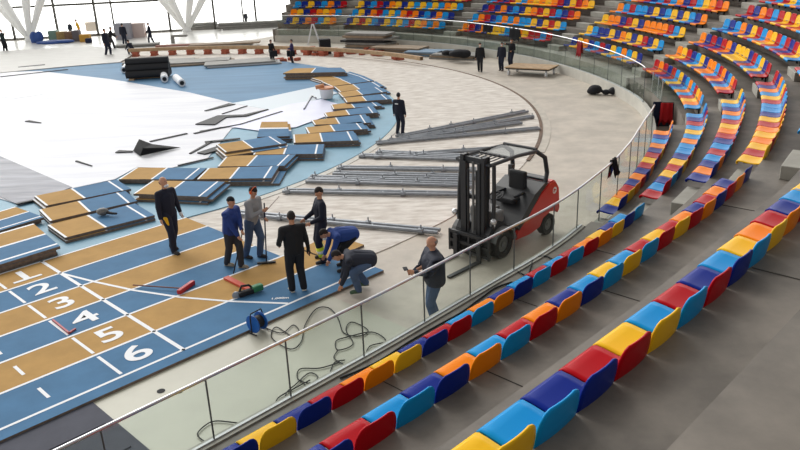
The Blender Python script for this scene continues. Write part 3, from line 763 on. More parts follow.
# ------------------------------------------------------------------ people
M_skin = mat('skin', (198, 146, 118), .55); M_hair = mat('dark_hair', (36, 28, 26), .8); M_shoe = mat('dark_shoe', (44, 42, 44), .7)
M_eye = mat('eye_dark', (30, 24, 22), .3)
def cap(bm, a, b, ra, rb, seg=10, mi=0):
    a, b = Vector(a), Vector(b); tube(bm, [a, a.lerp(b, .5), b], [ra, (ra+rb)/2, rb], seg, mi)
    ball(bm, a, ra, mi, 2); ball(bm, b, rb, mi, 2)
def remesh(o, vox, sm=4):
    m = o.modifiers.new('r', 'REMESH'); m.mode = 'VOXEL'; m.voxel_size = vox; m.use_smooth_shade = True
    s = o.modifiers.new('s', 'SMOOTH'); s.iterations = sm; s.factor = .5
def ik(a, b, l1, l2, hint):
    a, b = Vector(a), Vector(b); d = b-a; L = min(d.length, (l1+l2)*.995); dn = d.normalized(); b = a+dn*L
    x = (l1*l1-l2*l2+L*L)/(2*L); h = math.sqrt(max(0, l1*l1-x*x)); hv = Vector(hint); hv = (hv-dn*hv.dot(dn)).normalized()
    return a+dn*x+hv*h, b
def person(px, face, H, label, top, bottom, pelvis=(0, 0, .93), lean=(0, 0), feet=((-.11, .02), (.11, -.02)), hands=((-.27, .04, .82), (.27, .04, .82)), look=(0, 0), hair='short',
           hairm=None, shoe=None, extra=(), foot_z=None, footz=(0, 0), group=None, ground=None, elbow=((-.5, -1, -.2), (.5, -1, -.2)), knee=((0, 1, 0), (0, 1, 0)), far=False, gloves=None, ztop=0.0, fdir=None, headp=0, bulk=1.0):
    s = H/1.75
    g = G(px[0], px[1], ztop) if ground is None else ground
    r = thing('person', label, 'person', (g.x, g.y, ztop), R(face)-math.pi/2, group); r.scale = (s, s, s)
    pel = Vector(pelvis); lx, ly = lean          # lean = (sideways deg, forward deg)
    up = Vector((math.sin(R(lx)), math.sin(R(ly)), math.cos(R(ly))*math.cos(R(lx)))).normalized()
    fw = Vector((0, math.cos(R(ly)), -math.sin(R(ly)))); rt = Vector((1, 0, 0))
    chest = pel+up*.34; neck = pel+up*.51+fw*(-.01); sh = [neck-up*.06+rt*s_*.185 for s_ in (-1, 1)]
    hl = headp
    hup = Vector((math.sin(R(look[0]*0)), math.sin(R(ly*.7+hl)), math.cos(R(ly*.7+hl)))).normalized()
    hd = neck+up*.03+hup*.145
    hip = [pel+rt*s_*.095-Vector((0, 0, .02)) for s_ in (-1, 1)]
    leg = []
    for i in (0, 1):
        an = Vector((feet[i][0], feet[i][1], .09+footz[i])); kn, an = ik(hip[i], an, .43, .42, knee[i]); leg.append((kn, an))
    arm = []
    for i in (0, 1):
        el, wr = ik(sh[i], hands[i], .29, .26, elbow[i]); arm.append((el, wr))
    # head frame
    yaw = R(look[0]); hf = Vector((math.sin(yaw), math.cos(yaw)*math.cos(R(look[1]+hl+ly*.5)), -math.sin(R(look[1]+hl+ly*.5)))).normalized()
    hr = hf.cross(hup).normalized(); hu = hr.cross(hf).normalized()
    HM = Matrix(((hr.x, hf.x, hu.x, hd.x), (hr.y, hf.y, hu.y, hd.y), (hr.z, hf.z, hu.z, hd.z), (0, 0, 0, 1)))
    bm = BM()
    ball(bm, (0, 0, .015), (.076, .095, .108), M=HM, sub=3); ball(bm, (0, .035, -.06), (.052, .055, .055), M=HM); ball(bm, (0, .10, -.012), (.016, .024, .026), M=HM, sub=1)
    ball(bm, (0, .088, -.055), (.024, .012, .010), M=HM, sub=1)
    for s_ in (-1, 1): ball(bm, (s_*.078, -.005, .0), (.012, .024, .034), M=HM, sub=1)
    cap(bm, neck-up*.04, hd-hup*.08, .058, .052); cap(bm, pel, chest, .12, .13); cap(bm, chest, neck-up*.06, .13, .09)
    for i in (0, 1):
        cap(bm, sh[i], arm[i][0], .052, .04); cap(bm, arm[i][0], arm[i][1], .04, .028); cap(bm, sh[i], neck-up*.05, .055, .06)
        cap(bm, hip[i], leg[i][0], .085, .055); cap(bm, leg[i][0], leg[i][1], .055, .04)
        el, wr = arm[i]; D = (wr-el).normalized(); 
        if D.z < -.7 and ly < 60: D = (D+Vector((0, .12, 0))).normalized()
        S_ = D.cross(Vector((1, 0, 0)) if abs(D.x) < .8 else Vector((0, 1, 0))).normalized()
        pc = wr+D*.055; ball(bm, pc, (.032, .036, .036), sub=2); ball(bm, wr+D*.025, .028, sub=1)
        Pn = D.cross(S_).normalized()
        for f_, (ln, of) in enumerate(((.062, -.030), (.072, -.010), (.066, .010), (.050, .029))):
            b0 = wr+D*.080+S_*of; m_ = b0+D*ln*.55+Pn*.006; e_ = m_+D*ln*.38+Pn*.022
            tube(bm, [wr+D*.05+S_*of*.8, b0, m_, e_], [.011, .011, .010, .008], 6)
        sd_ = 1 if i == 0 else -1
        tube(bm, [wr+D*.02+S_*.02, wr+D*.045+S_*.046+Pn*.01, wr+D*.075+S_*.056+Pn*.018], [.013, .012, .009], 6)
    b = obj('body', done(bm), M_skin, r); remesh(b, .022 if far else .0095, 3)
    bm = BM()
    for s_ in (-1, 1): ball(bm, (s_*.030, .088, .018), (.009, .006, .007), M=HM, sub=1)
    obj('eyes', done(bm), M_eye, r)
    # clothes
    bm = BM(); puff = 0.018
    for s_ in (-1, 1):
        cap(bm, pel+rt*s_*.055-up*.02, chest+rt*s_*.07, .125, .125); cap(bm, chest+rt*s_*.07, neck-up*.10+rt*s_*.07, .125, .095)
    cap(bm, pel-up*.02, chest, .135, .15); cap(bm, chest, neck-up*.13, .15, .125); cap(bm, neck-up*.09, neck-up*.015, .095, .072)
    for i in (0, 1):
        cap(bm, sh[i], neck-up*.07, .08, .10); cap(bm, sh[i], arm[i][0], .080, .064); cap(bm, arm[i][0], arm[i][1]-(arm[i][1]-arm[i][0]).normalized()*.02, .064, .048)
    bk_ = bulk
    if bk_ != 1:
        ctr = (pel+chest)/2
        for v in bm.verts:
            ax = (v.co-ctr).dot(up); q_ = ctr+up*ax; f_ = max(0, 1-abs((v.co-ctr-rt*(v.co-ctr).dot(rt)).dot(fw))*1.2)
            if (v.co-q_).length < .26: v.co = q_+(v.co-q_)*bk_
    o = obj('jacket' if top[1] == 'jacket' else 'sweater', done(bm), top[0], r); remesh(o, .022 if far else .013, 3)
    bm = BM(); cap(bm, hip[0], hip[1], .118, .118); cap(bm, pel, pel+up*.06, .125, .12)
    for i in (0, 1):
        cap(bm, hip[i], leg[i][0], .118, .088); cap(bm, leg[i][0], leg[i][1]-Vector((0, 0, .02)), .088, .074)
    o = obj('trousers', done(bm), bottom, r); remesh(o, .022 if far else .013, 3)
    for i in (0, 1):
        bm = BM(); an = leg[i][1]; fd = Vector((feet[i][0]*.6, 1, 0)).normalized() if fdir is None else Vector(fdir[i]).normalized()
        zf = an.z-.09
        ball(bm, (an.x+fd.x*.02, an.y+fd.y*.02, zf+.05), (.048, .07, .05)); c_ = Vector((an.x, an.y, zf))+fd*.10
        ball(bm, (c_.x, c_.y, zf+.038), (.05, .10, .038)); box(bm, (an.x+fd.x*.06, an.y+fd.y*.06, zf+.010), (.09, .25, .02), rz=math.atan2(fd.y, fd.x)-math.pi/2)
        sh_ = obj('shoe', done(bm), shoe or M_shoe, r)
        remesh(sh_, .02 if far else .012, 2)
    if hair != 'none':
        bm = BM(); hm_ = hairm or M_hair
        q_ = bmesh.ops.create_icosphere(bm, subdivisions=3, radius=1, matrix=HM @ Matrix.Translation((0, -.008, .024)) @ Matrix.Diagonal((.084, .102, .110, 1)))
        inv = HM.inverted(); dele = []
        for v in bm.verts:
            l = inv @ v.co
            lim = {'short': .035 if l.y > .02 else (-.02 if l.y > -.04 else -.065), 'beanie': .035 if l.y > 0 else .0, 'thin': -.0 if l.y > -.03 else -.055, 'long': .05 if l.y > .02 else -.11}[hair]
            if l.z < lim or (hair == 'thin' and l.z > .05): dele.append(v)
        bmesh.ops.delete(bm, geom=dele, context='VERTS'); bmesh.ops.solidify(bm, geom=bm.faces[:], thickness=.012)
        obj('beanie' if hair == 'beanie' else 'hair', done(bm), hm_, r, smooth=True)
    info = dict(root=r, sh=sh, arm=arm, leg=leg, hip=hip, head=HM, neck=neck, chest=chest, pel=pel, up=up, s=s)
    for e in extra:
        if e == 'mask':
            bm = BM(); ball(bm, (0, .072, -.045), (.052, .045, .042), M=HM); obj('face_mask', done(bm), M_white, r, smooth=True)
        if e == 'chinmask':
            bm = BM(); ball(bm, (0, .062, -.088), (.056, .058, .042), M=HM); obj('face_mask', done(bm), M_white, r, smooth=True)
        if e == 'muffs':
            bm = BM()
            for s_ in (-1, 1): ball(bm, (s_*.088, 0, 0), (.022, .034, .042), M=HM)
            tube(bm, [HM @ Vector((math.sin(a)*.10, 0, .01+math.cos(a)*.125)) for a in frange(-1.5, 1.5, 10)], .010, 6)
            obj('ear_protectors', done(bm), mat('safety_orange', (226, 96, 40), .5), r, smooth=True)
        if e == 'hivis':
            for i in (0, 1):
                k_, a_ = leg[i]; bm = BM(); p0, p1 = k_.lerp(a_, .28), k_.lerp(a_, .82); tube(bm, [p0, p1], [.094, .084], 14); oo = obj('reflective_cuff', done(bm), mat('hi_vis_yellow', (214, 236, 40), .5), r, smooth=True)
                bm = BM(); p0, p1 = k_.lerp(a_, .46), k_.lerp(a_, .62); tube(bm, [p0, p1], [.097, .092], 14); obj('reflective_band', done(bm), M_white, oo, smooth=True)
        if e == 'pocketgloves':
            bm = BM(); c_ = hip[1]+Vector((.08, .10, -.06))
            for dx in (-.02, .02, .05): cap(bm, c_+Vector((0, dx, 0)), c_+Vector((-.02, dx*1.4, -.15)), .03, .022)
            o = obj('pocket_gloves', done(bm), mat('glove_yellow', (244, 190, 20), .7), r); remesh(o, .012)
        if e == 'orangeband':
            bm = BM(); tube(bm, [pel-up*.03+Vector((-.17*math.cos(a), 0, 0))+fw*(-.135*math.sin(a)) for a in frange(0, math.pi, 10)], .018, 6)
            obj('waistband', done(bm), mat('band_orange', (205, 130, 60), .7), r, smooth=True)
        if e == 'backprint':
            bm = BM(); c_ = neck-up*.13-fw*.185; box(bm, (c_.x, c_.y, c_.z), (.14, .012, .04)); obj('back_print', done(bm), M_white, r)
        if e == 'whiteglove':
            for i in (0,):
                el, wr = arm[i]; D = (wr-el).normalized(); bm = BM(); cap(bm, wr, wr+D*.07, .038, .046)
                for of in (-.03, -.01, .01, .03): cap(bm, wr+D*.08+Vector((0, of, 0)), wr+D*.155+Vector((0, of*1.2, 0)), .013, .010, 6)
                o = obj('glove', done(bm), M_white, r); remesh(o, .01)
        if e == 'darkglove':
            el, wr = arm[1]; D = (wr-el).normalized(); bm = BM(); cap(bm, wr, wr+D*.07, .038, .046)
            for of in (-.03, -.01, .01, .03): cap(bm, wr+D*.08+Vector((0, of, 0)), wr+D*.155+Vector((0, of*1.2, 0)), .013, .010, 6)
            o = obj('glove', done(bm), M_black, r); remesh(o, .01)
    return info
Jn = mat('jeans_blue', (72, 92, 124), .85, noise=.12, scale=6); Jd = mat('dark_work_trousers', (52, 52, 58), .85); Jnv = mat('navy_trousers', (24, 30, 50), .85)
Tn = mat('navy_jacket', (22, 26, 44), .85); Tb = mat('black_jacket', (20, 21, 26), .85); Tg = mat('grey_sweater', (150, 150, 152), .9); Tbl = mat('royal_blue_jacket', (32, 58, 128), .8); Td = mat('dark_slate_jacket', (40, 44, 58), .85)
Mtan = mat('tan_shoe', (150, 140, 124), .8)
person((174, 250), -38, 1.86, 'person in dark navy work clothes with lowered white mask and yellow gloves in the pocket', (Tn, 'jacket'), Jnv, feet=((-.05, -.12), (.12, .18)), lean=(-2, -3), look=(-12, -8), hair='thin', hairm=mat('thin_hair', (120, 92, 74), .8), extra=('chinmask', 'pocketgloves', 'whiteglove'), hands=((-.30, .02, .84), (.30, .12, .84)))
i2 = person((235, 267), -20, 1.72, 'person in a royal blue jacket and black beanie holding a long-handled tool', (Tbl, 'jacket'), Jd, feet=((-.02, .16), (-.02, -.22)), lean=(0, 10), look=(0, 8), hair='beanie', hairm=M_black, shoe=Mtan, hands=((.10, .36, .98), (.20, .34, .80)), bulk=1.2)
i3 = person((256, 258), -28, 1.80, 'person in a grey sweater and jeans with orange ear protectors, leaning on a squeegee pole', (Tg, 'sweater'), Jn, feet=((-.10, .04), (.08, -.22)), lean=(0, 12), look=(0, 22), hair='short', extra=('muffs',), hands=((.06, .42, 1.06), (.10, .40, 1.22)))
person((298, 291), 112, 1.80, 'person dressed all in black seen from behind beside the kneeling men', (Tb, 'jacket'), M_black, feet=((-.11, .02), (.13, .0)), shoe=mat('pale_shoe', (206, 200, 190), .7), look=(10, 20), bulk=1.1, extra=('darkglove',), hands=((-.25, .18, 1.0), (.30, .05, .84)))
person((324, 260), 200, 1.78, 'person in a navy shirt with yellow reflective trouser cuffs looking down', (Tn, 'sweater'), Jnv, feet=((-.16, .05), (.16, -.02)), look=(-10, 25), extra=('hivis',), hands=((-.22, .28, 1.02), (.16, .32, 1.0)))
person((343, 268), 205, 1.72, 'person in a blue top bending down beside the yellow-cuffed worker', (mat('mid_blue_top', (34, 66, 138), .8), 'jacket'), Tb, pelvis=(0, -.28, .80), lean=(0, 84), feet=((-.16, .02), (.16, -.10)), look=(0, -10), headp=10, extra=('chinmask',), hands=((-.20, .50, .10), (.22, .42, .12)), bulk=1.2)
person((361, 289), 188, 1.78, 'person in a dark top and jeans bent low fitting the track panel', (Td, 'jacket'), Jn, pelvis=(0, -.22, .66), lean=(0, 82), feet=((-.16, .06), (.16, -.12)), look=(0, -5), headp=12, extra=('orangeband',), shoe=mat('green_shoe', (70, 96, 74), .7), hands=((-.16, .46, .06), (.20, .40, .10)), bulk=1.25, knee=((-.4, 1, 0), (.4, 1, 0)))
i8 = person((436, 325), 190, 1.84, 'bald person in a dark jacket and jeans looking at a phone behind the glass', (Td, 'jacket'), Jn, feet=((-.10, .02), (.12, -.06)), look=(0, 18), hair='thin', hairm=mat('grey_hair', (140, 132, 124), .8), hands=((-.05, .36, 1.12), (.08, .36, 1.08)), ztop=FLOOR, lean=(0, 4), bulk=1.45)
person((400, 134.5), 60, 1.62, 'person in a navy uniform standing on the dusty floor seen from behind', (Tn, 'jacket'), Jnv, feet=((-.12, 0), (.12, 0)), look=(-20, 5), far=True, extra=('backprint',), ztop=FLOOR)
person((480, 71.5), -100, 1.58, 'masked person in black walking alone on the outer ring', (Tb, 'jacket'), M_black, feet=((-.10, .12), (.08, -.14)), extra=('mask',), far=True, ztop=FLOOR)
person((501.5, 70.5), -120, 1.55, 'masked person in dark clothes, left of the pair by the platform cart', (Tn, 'jacket'), Jnv, feet=((-.10, .05), (.10, -.05)), extra=('mask',), far=True, ztop=FLOOR)
person((511, 67.5), -130, 1.62, 'masked person raising an arm, right of the pair by the platform cart', (Tb, 'jacket'), Jnv, feet=((-.10, .05), (.10, -.05)), extra=('mask',), far=True, ztop=FLOOR, hands=((-.2, .3, 1.05), (.30, .25, 1.45)))
i13 = person((272, 62.5), -40, 1.45, 'person in black carrying a dark box, left of two by the brick piers', (Tb, 'jacket'), M_black, far=True, ztop=FLOOR, hands=((-.1, .35, .9), (.2, .35, .9)), lean=(0, 8), hair='long')
i14 = person((293, 63.5), -170, 1.50, 'person in a dark purple top carrying a black box beside the brick piers', (mat('purple_top', (48, 38, 84), .8), 'jacket'), M_black, far=True, ztop=FLOOR, hands=((-.2, .3, 1.1), (.35, .05, .85)))
person((246.5, 25), -90, 1.25, 'distant person standing in front of the glass facade', (Td, 'jacket'), Jd, far=True, ztop=FLOOR)
person((151.5, 43.8), 195, 1.68, 'person in dark clothes stepping toward a wrapped pallet', (Tn, 'jacket'), Jnv, far=True, ztop=FLOOR, feet=((-.08, .18), (.1, -.2)), lean=(0, 6), hands=((-.2, .3, .9), (.2, .3, .95)))
person((125, 45), 90, 1.72, 'person in navy standing in front of the grey wrapped pallet', (Tn, 'jacket'), Jnv, far=True, ztop=FLOOR)
person((108.5, 56), -20, 1.95, 'person in dark clothes, front one of two overlapping workers at left', (Tn, 'jacket'), Jnv, far=True, ztop=FLOOR, feet=((-.1, .12), (.1, -.12)))
person((112, 50), 10, 1.75, 'person in black leaning forward, behind the other of two overlapping workers', (Tb, 'jacket'), Jd, far=True, ztop=FLOOR, feet=((-.1, .2), (.1, -.2)), lean=(0, 14), hands=((-.15, .45, 1.0), (.2, .45, .95)))
person((132, 55.5), 150, 1.55, 'person in dark blue crouching on the board layer', (Tn, 'jacket'), Jnv, far=True, ztop=FLOOR, pelvis=(0, -.15, .55), lean=(0, 35), feet=((-.14, .1), (.14, -.02)), hands=((-.15, .45, .5), (.2, .4, .45)))
person((71.5, 36.5), -90, 1.30, 'person in dark grey standing behind the pile of crates', (Td, 'jacket'), Jd, far=True, ztop=FLOOR)
person((80.5, 38.5), 200, 1.68, 'person in a bright yellow jacket and orange trousers by the crates', (mat('yellow_jacket', (228, 176, 20), .7), 'jacket'), mat('orange_trousers', (206, 112, 36), .8), far=True, ztop=FLOOR, lean=(0, 12))
person((5.5, 52), -20, 1.75, 'person in dark clothes filming at the left edge', (mat('dark_green_top', (22, 44, 46), .8), 'jacket'), M_black, far=True, ztop=FLOOR, hands=((.1, .4, 1.4), (.2, .4, 1.4)), feet=((-.06, .1), (.06, -.1)))

# ------------------------------------------------------------------ tools in hand and on the track
def simple(name, pts, rad, m, label, cat, seg=6):
    bm = BM(); tube(bm, pts, rad, seg); return tag(obj(name, done(bm), m, smooth=True), label, cat)
def wpt(info, v): return info['root'].matrix_basis @ Vector(v)
bpy.context.view_layer.update()
a = G(266.5, 262.5, .03); hnd = wpt(i3, (.08, .44, 1.10))
top = a.lerp(hnd, 1.28)
sq = thing('squeegee', 'long dark pole squeegee held by the person in the grey sweater', 'squeegee', a)
bm = BM(); tube(bm, [Vector((0, 0, 0)), top-a], .016, 8); obj('pole', done(bm), M_navy, sq)
bm = BM(); box(bm, (0, 0, 0), (.42, .07, .035), rz=.1); obj('blade', done(bm), M_dark, sq)
a = G(233.5, 273.5, .02); hnd = wpt(i2, (.14, .38, .90))
simple('pry_bar', [a, a.lerp(hnd, 1.15)], .014, M_dark, 'thin dark bar held upright by the person in the blue jacket', 'bar')
simple('measuring_rod', [wpt(i3, (.05, .40, 1.15)), G(279, 196.5, .1)], .012, mat('rod_brown', (120, 104, 96), .6), 'thin rod held out from the grey sweater toward the steel beams', 'rod')
ph = wpt(i8, (.02, .52, 1.17)); bm = BM(); box(bm, ph, (.08, .15, .012), rz=.2); tag(obj('phone', done(bm), M_black), 'black phone in the hand of the bald person', 'phone')
for inf, o_, lb in ((i13, (.15, .42, .72), 'dark box carried by the left of the two far workers'), (i14, (.42, .08, .68), 'black box hanging from the hand of the purple-topped worker')):
    c_ = wpt(inf, o_); bm = BM(); box(bm, c_, (.50, .28, .36), rz=.2, bev=.02); tag(obj('tool_case', done(bm), M_black), lb, 'case')
br = thing('broom', 'broom with a brown handle and red head lying across lanes 3 and 4', 'broom', G(180, 289, .05))
h0 = G(133, 285, .05)-G(180, 289, .05); bm = BM(); tube(bm, [h0, Vector((0, 0, .02))], .015, 8); obj('handle', done(bm), mat('broom_handle', (120, 72, 60), .6), br)
b0, b1 = G(178.5, 292.5, .05)-G(180, 289, .05), G(193.5, 282, .05)-G(180, 289, .05)
bm = BM(); mid = (b0+b1)/2; d_ = b1-b0; box(bm, mid, (d_.length, .10, .10), rz=math.atan2(d_.y, d_.x), bev=.02); obj('head', done(bm), M_red, br)
bm = BM(); a, b = G(226, 277.5, .03), G(252, 290.5, .03); d_ = b-a; box(bm, (a+b)/2, (d_.length, .13, .05), rz=math.atan2(d_.y, d_.x))
tag(obj('red_straightedge', done(bm), mat('straightedge_red', (208, 84, 62), .6)), 'red-orange straightedge lying on lane 5 in front of the blue-jacketed person', 'straightedge')
c_ = G(252, 291, .07); sw = thing('power_saw', 'green and black handheld power saw lying on lane 5', 'saw', c_)
bm = BM(); box(bm, (.10, .09, .03), (.24, .15, .14), rz=.7, bev=.03); obj('motor_housing', done(bm), mat('tool_green', (54, 128, 84), .5), sw)
bm = BM(); box(bm, (-.12, -.06, 0), (.34, .14, .10), rz=.6, bev=.02); tube(bm, [(-.24, -.1, .04), (-.2, -.04, .14), (-.06, .02, .13), (0, .06, .05)], .025, 8); obj('handle', done(bm), M_dark, sw)
bm = BM(); tube(bm, [(-.30, -.14, -.02), (-.30, -.165, -.02)], .09, 16); obj('blade', done(bm), M_steel, sw)
bm = BM()
for (x0, y0, x1, y1) in ((53, 320, 69, 333), (69, 333, 75, 329)):
    a, b = G(x0, y0, .02), G(x1, y1, .02); d_ = b-a; box(bm, (a+b)/2, (d_.length+.03, .035, .03), rz=math.atan2(d_.y, d_.x))
tag(obj('angle_bar', done(bm), mat('angle_red', (170, 66, 74), .6)), 'small red angle bar lying in lane 4 beside its number', 'bar')
c_ = G(258, 331, FLOOR+.02); rl = thing('cable_reel', 'blue cable reel standing on the slab beside the outer lane', 'cable reel', c_)
for s_ in (-1, 1):
    bm = BM(); tube(bm, [(s_*.09, 0, .19), (s_*.11, 0, .19)], .18, 24); obj('flange', done(bm), mat('reel_blue', (24, 92, 178), .4), rl)
bm = BM(); tube(bm, [(-.09, 0, .19), (.09, 0, .19)], .12, 20); obj('wound_cable', done(bm), M_dark, rl)
bm = BM(); tube(bm, [(-.15, 0, .01), (-.15, 0, .35), (-.13, 0, .42), (.13, 0, .42), (.15, 0, .35), (.15, 0, .01)], .013, 8); tube(bm, [(-.15, -.13, .01), (-.15, .13, .01)], .013, 6); tube(bm, [(.15, -.13, .01), (.15, .13, .01)], .013, 6); obj('stand', done(bm), M_dark, rl)
rl.rotation_euler = (0, 0, .9)
def smooth_curve(pts, n=8):
    out = []; P_ = [pts[0]]+pts+[pts[-1]]
    for i in range(1, len(P_)-2):
        for j in range(n):
            u = j/n; a, b, c, d = P_[i-1], P_[i], P_[i+1], P_[i+2]
            out.append(tuple(.5*((2*b[k])+(-a[k]+c[k])*u+(2*a[k]-5*b[k]+4*c[k]-d[k])*u*u+(-a[k]+3*b[k]-3*c[k]+d[k])*u**3) for k in (0, 1)))
    out.append(pts[-1]); return out
CAB = [([(266, 328), (282, 333), (293, 325), (299, 331), (292, 336), (276, 327), (272, 338), (290, 349), (301, 342), (305, 325), (316, 309), (329, 308), (338, 318), (344, 333), (360, 336), (368, 330), (352, 322), (346, 330), (353, 344), (338, 350), (336, 341), (347, 337)], 'black cable looping from the blue reel along the slab'),
       ([(347, 337), (372, 332), (386, 341), (370, 346), (366, 356), (368, 366)], 'black cable end curling under the glass at right of the loops'),
       ([(338, 350), (334, 358), (344, 365), (345, 371)], 'short black cable hanging down by the parapet'),
       ([(345, 360), (334, 363), (329, 378), (331, 377)], 'short black cable offshoot beside the tangled loops'),
       ([(340, 362), (320, 368), (300, 369), (298, 379), (310, 383), (318, 377), (309, 373), (296, 384), (287, 392), (286, 400), (296, 397), (303, 402)], 'tangled black cable loops beside the parapet'),
       ([(310, 380), (295, 388), (278, 398), (276, 407), (280, 400), (294, 397), (312, 392)], 'lowest black cable loop near the dark blue front seats'),
       ([(301, 380), (310, 391), (306, 386)], 'small black cable kink under the loops'),
       ([(255, 421), (240, 423), (215, 421), (202, 428), (198, 436), (212, 446)], 'long black cable arc near the bottom of the glass')]
for pts, lb in CAB:
    bm = BM(); zc = FLOOR+.03; tube(bm, [G(x, y, zc) for x, y in smooth_curve(pts, 6)], .0105, 6)
    tag(obj('power_cable', done(bm), M_dark, smooth=True), lb, 'cable', 'black cables on the pale slab')
bm = BM(); zc = tread(0)+.02
tube(bm, [G(x, y, zc) for x, y in smooth_curve([(340, 378), (375, 363), (410, 341), (440, 324), (460, 313), (478, 300), (495, 288), (512, 282)], 6)], .016, 6)
tag(obj('power_cable', done(bm), M_dark, smooth=True), 'black cable running along the parapet ledge beside the front row', 'cable')
bm = BM(); tube(bm, [G(x, y, zc) for x, y in smooth_curve([(517, 271), (527, 275), (531, 266), (534, 259), (545, 256), (552, 259)], 6)], .014, 6)
tag(obj('power_cable', done(bm), M_dark, smooth=True), 'black cable loop on the ledge near the third glass joint from the forklift', 'cable')
c_ = G(103, 214, .18); gr = thing('angle_grinder', 'grey angle grinder with a dark handle resting on a left panel stack', 'power tool', c_)
bm = BM(); ball(bm, (0, 0, .07), (.17, .12, .11)); obj('housing', done(bm), Mgy, gr, smooth=True)
bm = BM(); tube(bm, [(.12, -.02, .05), (.3, -.1, .04), (.42, -.1, .03)], [.05, .035, .03], 8); obj('handle', done(bm), M_dark, gr)
for i_, (x, y) in enumerate(((161, 391), (180, 392))):
    c_ = G(x, y, FLOOR+.008); bm = BM(); tube(bm, [c_, c_+Vector((0, 0, .004))], .07 if i_ == 0 else .04, 14); tag(obj('floor_socket', done(bm), M_black), ('larger' if i_ == 0 else 'smaller')+' dark round socket in the pale slab near the mat', 'floor socket')
# machine and hose on lavender sheet
c_ = G(327, 98, .03); bk = thing('mixing_bucket', 'white bucket with orange lid on the lavender sheet beside the curved row', 'bucket', c_)
bm = BM(); tube(bm, [(0, 0, 0), (0, 0, .45)], [.28, .34], 18); obj('pail', done(bm), M_white, bk)
bm = BM(); tube(bm, [(0, 0, .45), (0, 0, .52)], .36, 18); tube(bm, [(-.5, 0, .52), (-.1, 0, .6)], .1, 8); obj('lid', done(bm), mat('lid_orange', (206, 140, 96), .6), bk)
bm = BM(); tube(bm, [G(x, y, .05) for x, y in smooth_curve([(316, 98), (312, 96), (308, 102), (304, 109)], 5)], .04, 6); tag(obj('hose', done(bm), M_steel, smooth=True), 'grey hose curving over the lavender sheet', 'hose')

# ------------------------------------------------------------------ far floor clutter
def bx(name, px, dims, rz, m, label, cat, z=FLOOR, bev=.02, group=None, m2=None):
    c_ = G(px[0], px[1], z); bm = BM(); box(bm, (c_.x, c_.y, z+dims[2]/2), dims, rz=rz, bev=bev); return tag(obj(name, done(bm), m), label, cat, group)
cr = thing('platform_cart', 'flat wooden platform cart with wheels on the outer ring', 'cart', (*G(525, 77, FLOOR).to_2d(), FLOOR), -.55)
bm = BM(); box(bm, (0, .9, .42), (2.5, 1.5, .05)); obj('deck', done(bm), M_wood, cr)
bm = BM(); box(bm, (0, .9, .36), (2.4, 1.4, .07)); obj('frame', done(bm), M_dark, cr)
for x in (-1.05, 1.05):
    for y in (.3, 1.5):
        bm = BM(); tube(bm, [(x-.04, y, .12), (x+.04, y, .12)], .12, 14); w_ = obj('caster', done(bm), M_white, cr)
        bm = BM(); box(bm, (x, y, .28), (.06, .06, .12)); obj('fork', done(bm), M_steel, w_)
c_ = G(603, 94.5, FLOOR); bm = BM()
for dx, dy, r_ in ((-.35, .1, .30), (.1, -.1, .17), (.45, -.2, .25), (-.5, .15, .2)): ball(bm, (c_.x+dx, c_.y+dy, FLOOR+r_*.75), (r_*1.1, r_, r_*.75))
o = obj('duffel_bag', done(bm), M_black); remesh(o, .03); tag(o, 'slumped black bag on the floor against the far parapet', 'bag')
bx('bottle_cap', (628, 101), (.12, .12, .22), 0, M_black, 'small black bottle standing at the foot of the far parapet', 'bottle')
# board piles near the far wall
def pile(px, n, w, d, rz, ms, label, group, th=.05, z=FLOOR):
    c_ = G(px[0], px[1], z)
    for j in range(n):
        bm = BM(); box(bm, (c_.x+random.uniform(-.25, .25), c_.y+random.uniform(-.15, .15), z+th*(j+.5)), (w*random.uniform(.9, 1.05), d, th*.86), rz=rz+random.uniform(-.05, .05))
        lv = 'topmost' if j == n-1 else ('lowest' if j == 0 else '%s from the bottom' % ORD[j])
        tag(obj('board', done(bm), ms[j % len(ms)]), '%s board of the %s' % (lv, label), 'board', group)
Mgb = mat('grey_board', (140, 138, 134), .7, noise=.12, scale=3); Mbb = mat('brown_board', (150, 132, 112), .8, noise=.12, scale=3); Mbl = mat('dull_blue_board', (120, 146, 170), .7)
pile((370, 48.5), 7, 3.4, 1.4, -.45, [Mgb, Mbb, Mgb, M_dark], 'tall grey pile by the far wall', 'boards piled by the far wall', .16)
pile((402, 52), 4, 3.6, 1.5, -.5, [Mgb, Mbb], 'low pile right of the tall grey pile', 'boards piled by the far wall', .1)
pile((430, 55), 3, 3.2, 1.5, -.5, [Mbl, Mgb], 'blue-grey pile left of the black bundles', 'boards piled by the far wall', .1)
pile((456, 58), 3, 3.0, 1.5, -.5, [Mgb, Mbb, Mgb], 'pile under the black bundles', 'boards piled by the far wall', .1)
for (x, y, r_, lb) in ((446.5, 54.5, .32, 'round black bundle on the board pile'), (459, 56, .45, 'long black bundle on the board pile')):
    c_ = G(x, y, .3); bm = BM(); ball(bm, (c_.x, c_.y, .24+r_*.5), (r_*1.4 if r_ > .4 else r_, r_, r_*.55)); ball(bm, (c_.x+.3, c_.y, .24+r_*.4), (r_, r_, r_*.6)); o = obj('clothes_bundle', done(bm), M_black); remesh(o, .04); tag(o, lb, 'bundle')
pile((163, 63), 3, 4.6, 1.3, .05, [Mgb, Mbb], 'brownish pile behind the black rolls', 'boards on the blue infield edge', .07)
pile((190, 65), 3, 5.2, 1.8, .12, [Mgb, Mbb, Mgb], 'long pile right of the black rolls', 'boards on the blue infield edge', .09)
pile((242, 65), 3, 4.6, 1.9, .16, [Mgb, mat('pale_board', (196, 196, 196), .6)], 'pale pile left of the two box carriers', 'boards on the blue infield edge', .09)
pile((222, 47), 3, 5.0, 1.2, .1, [Mbb, Mgb], 'flat pile beyond the timber beam', 'boards beyond the beam', .1)
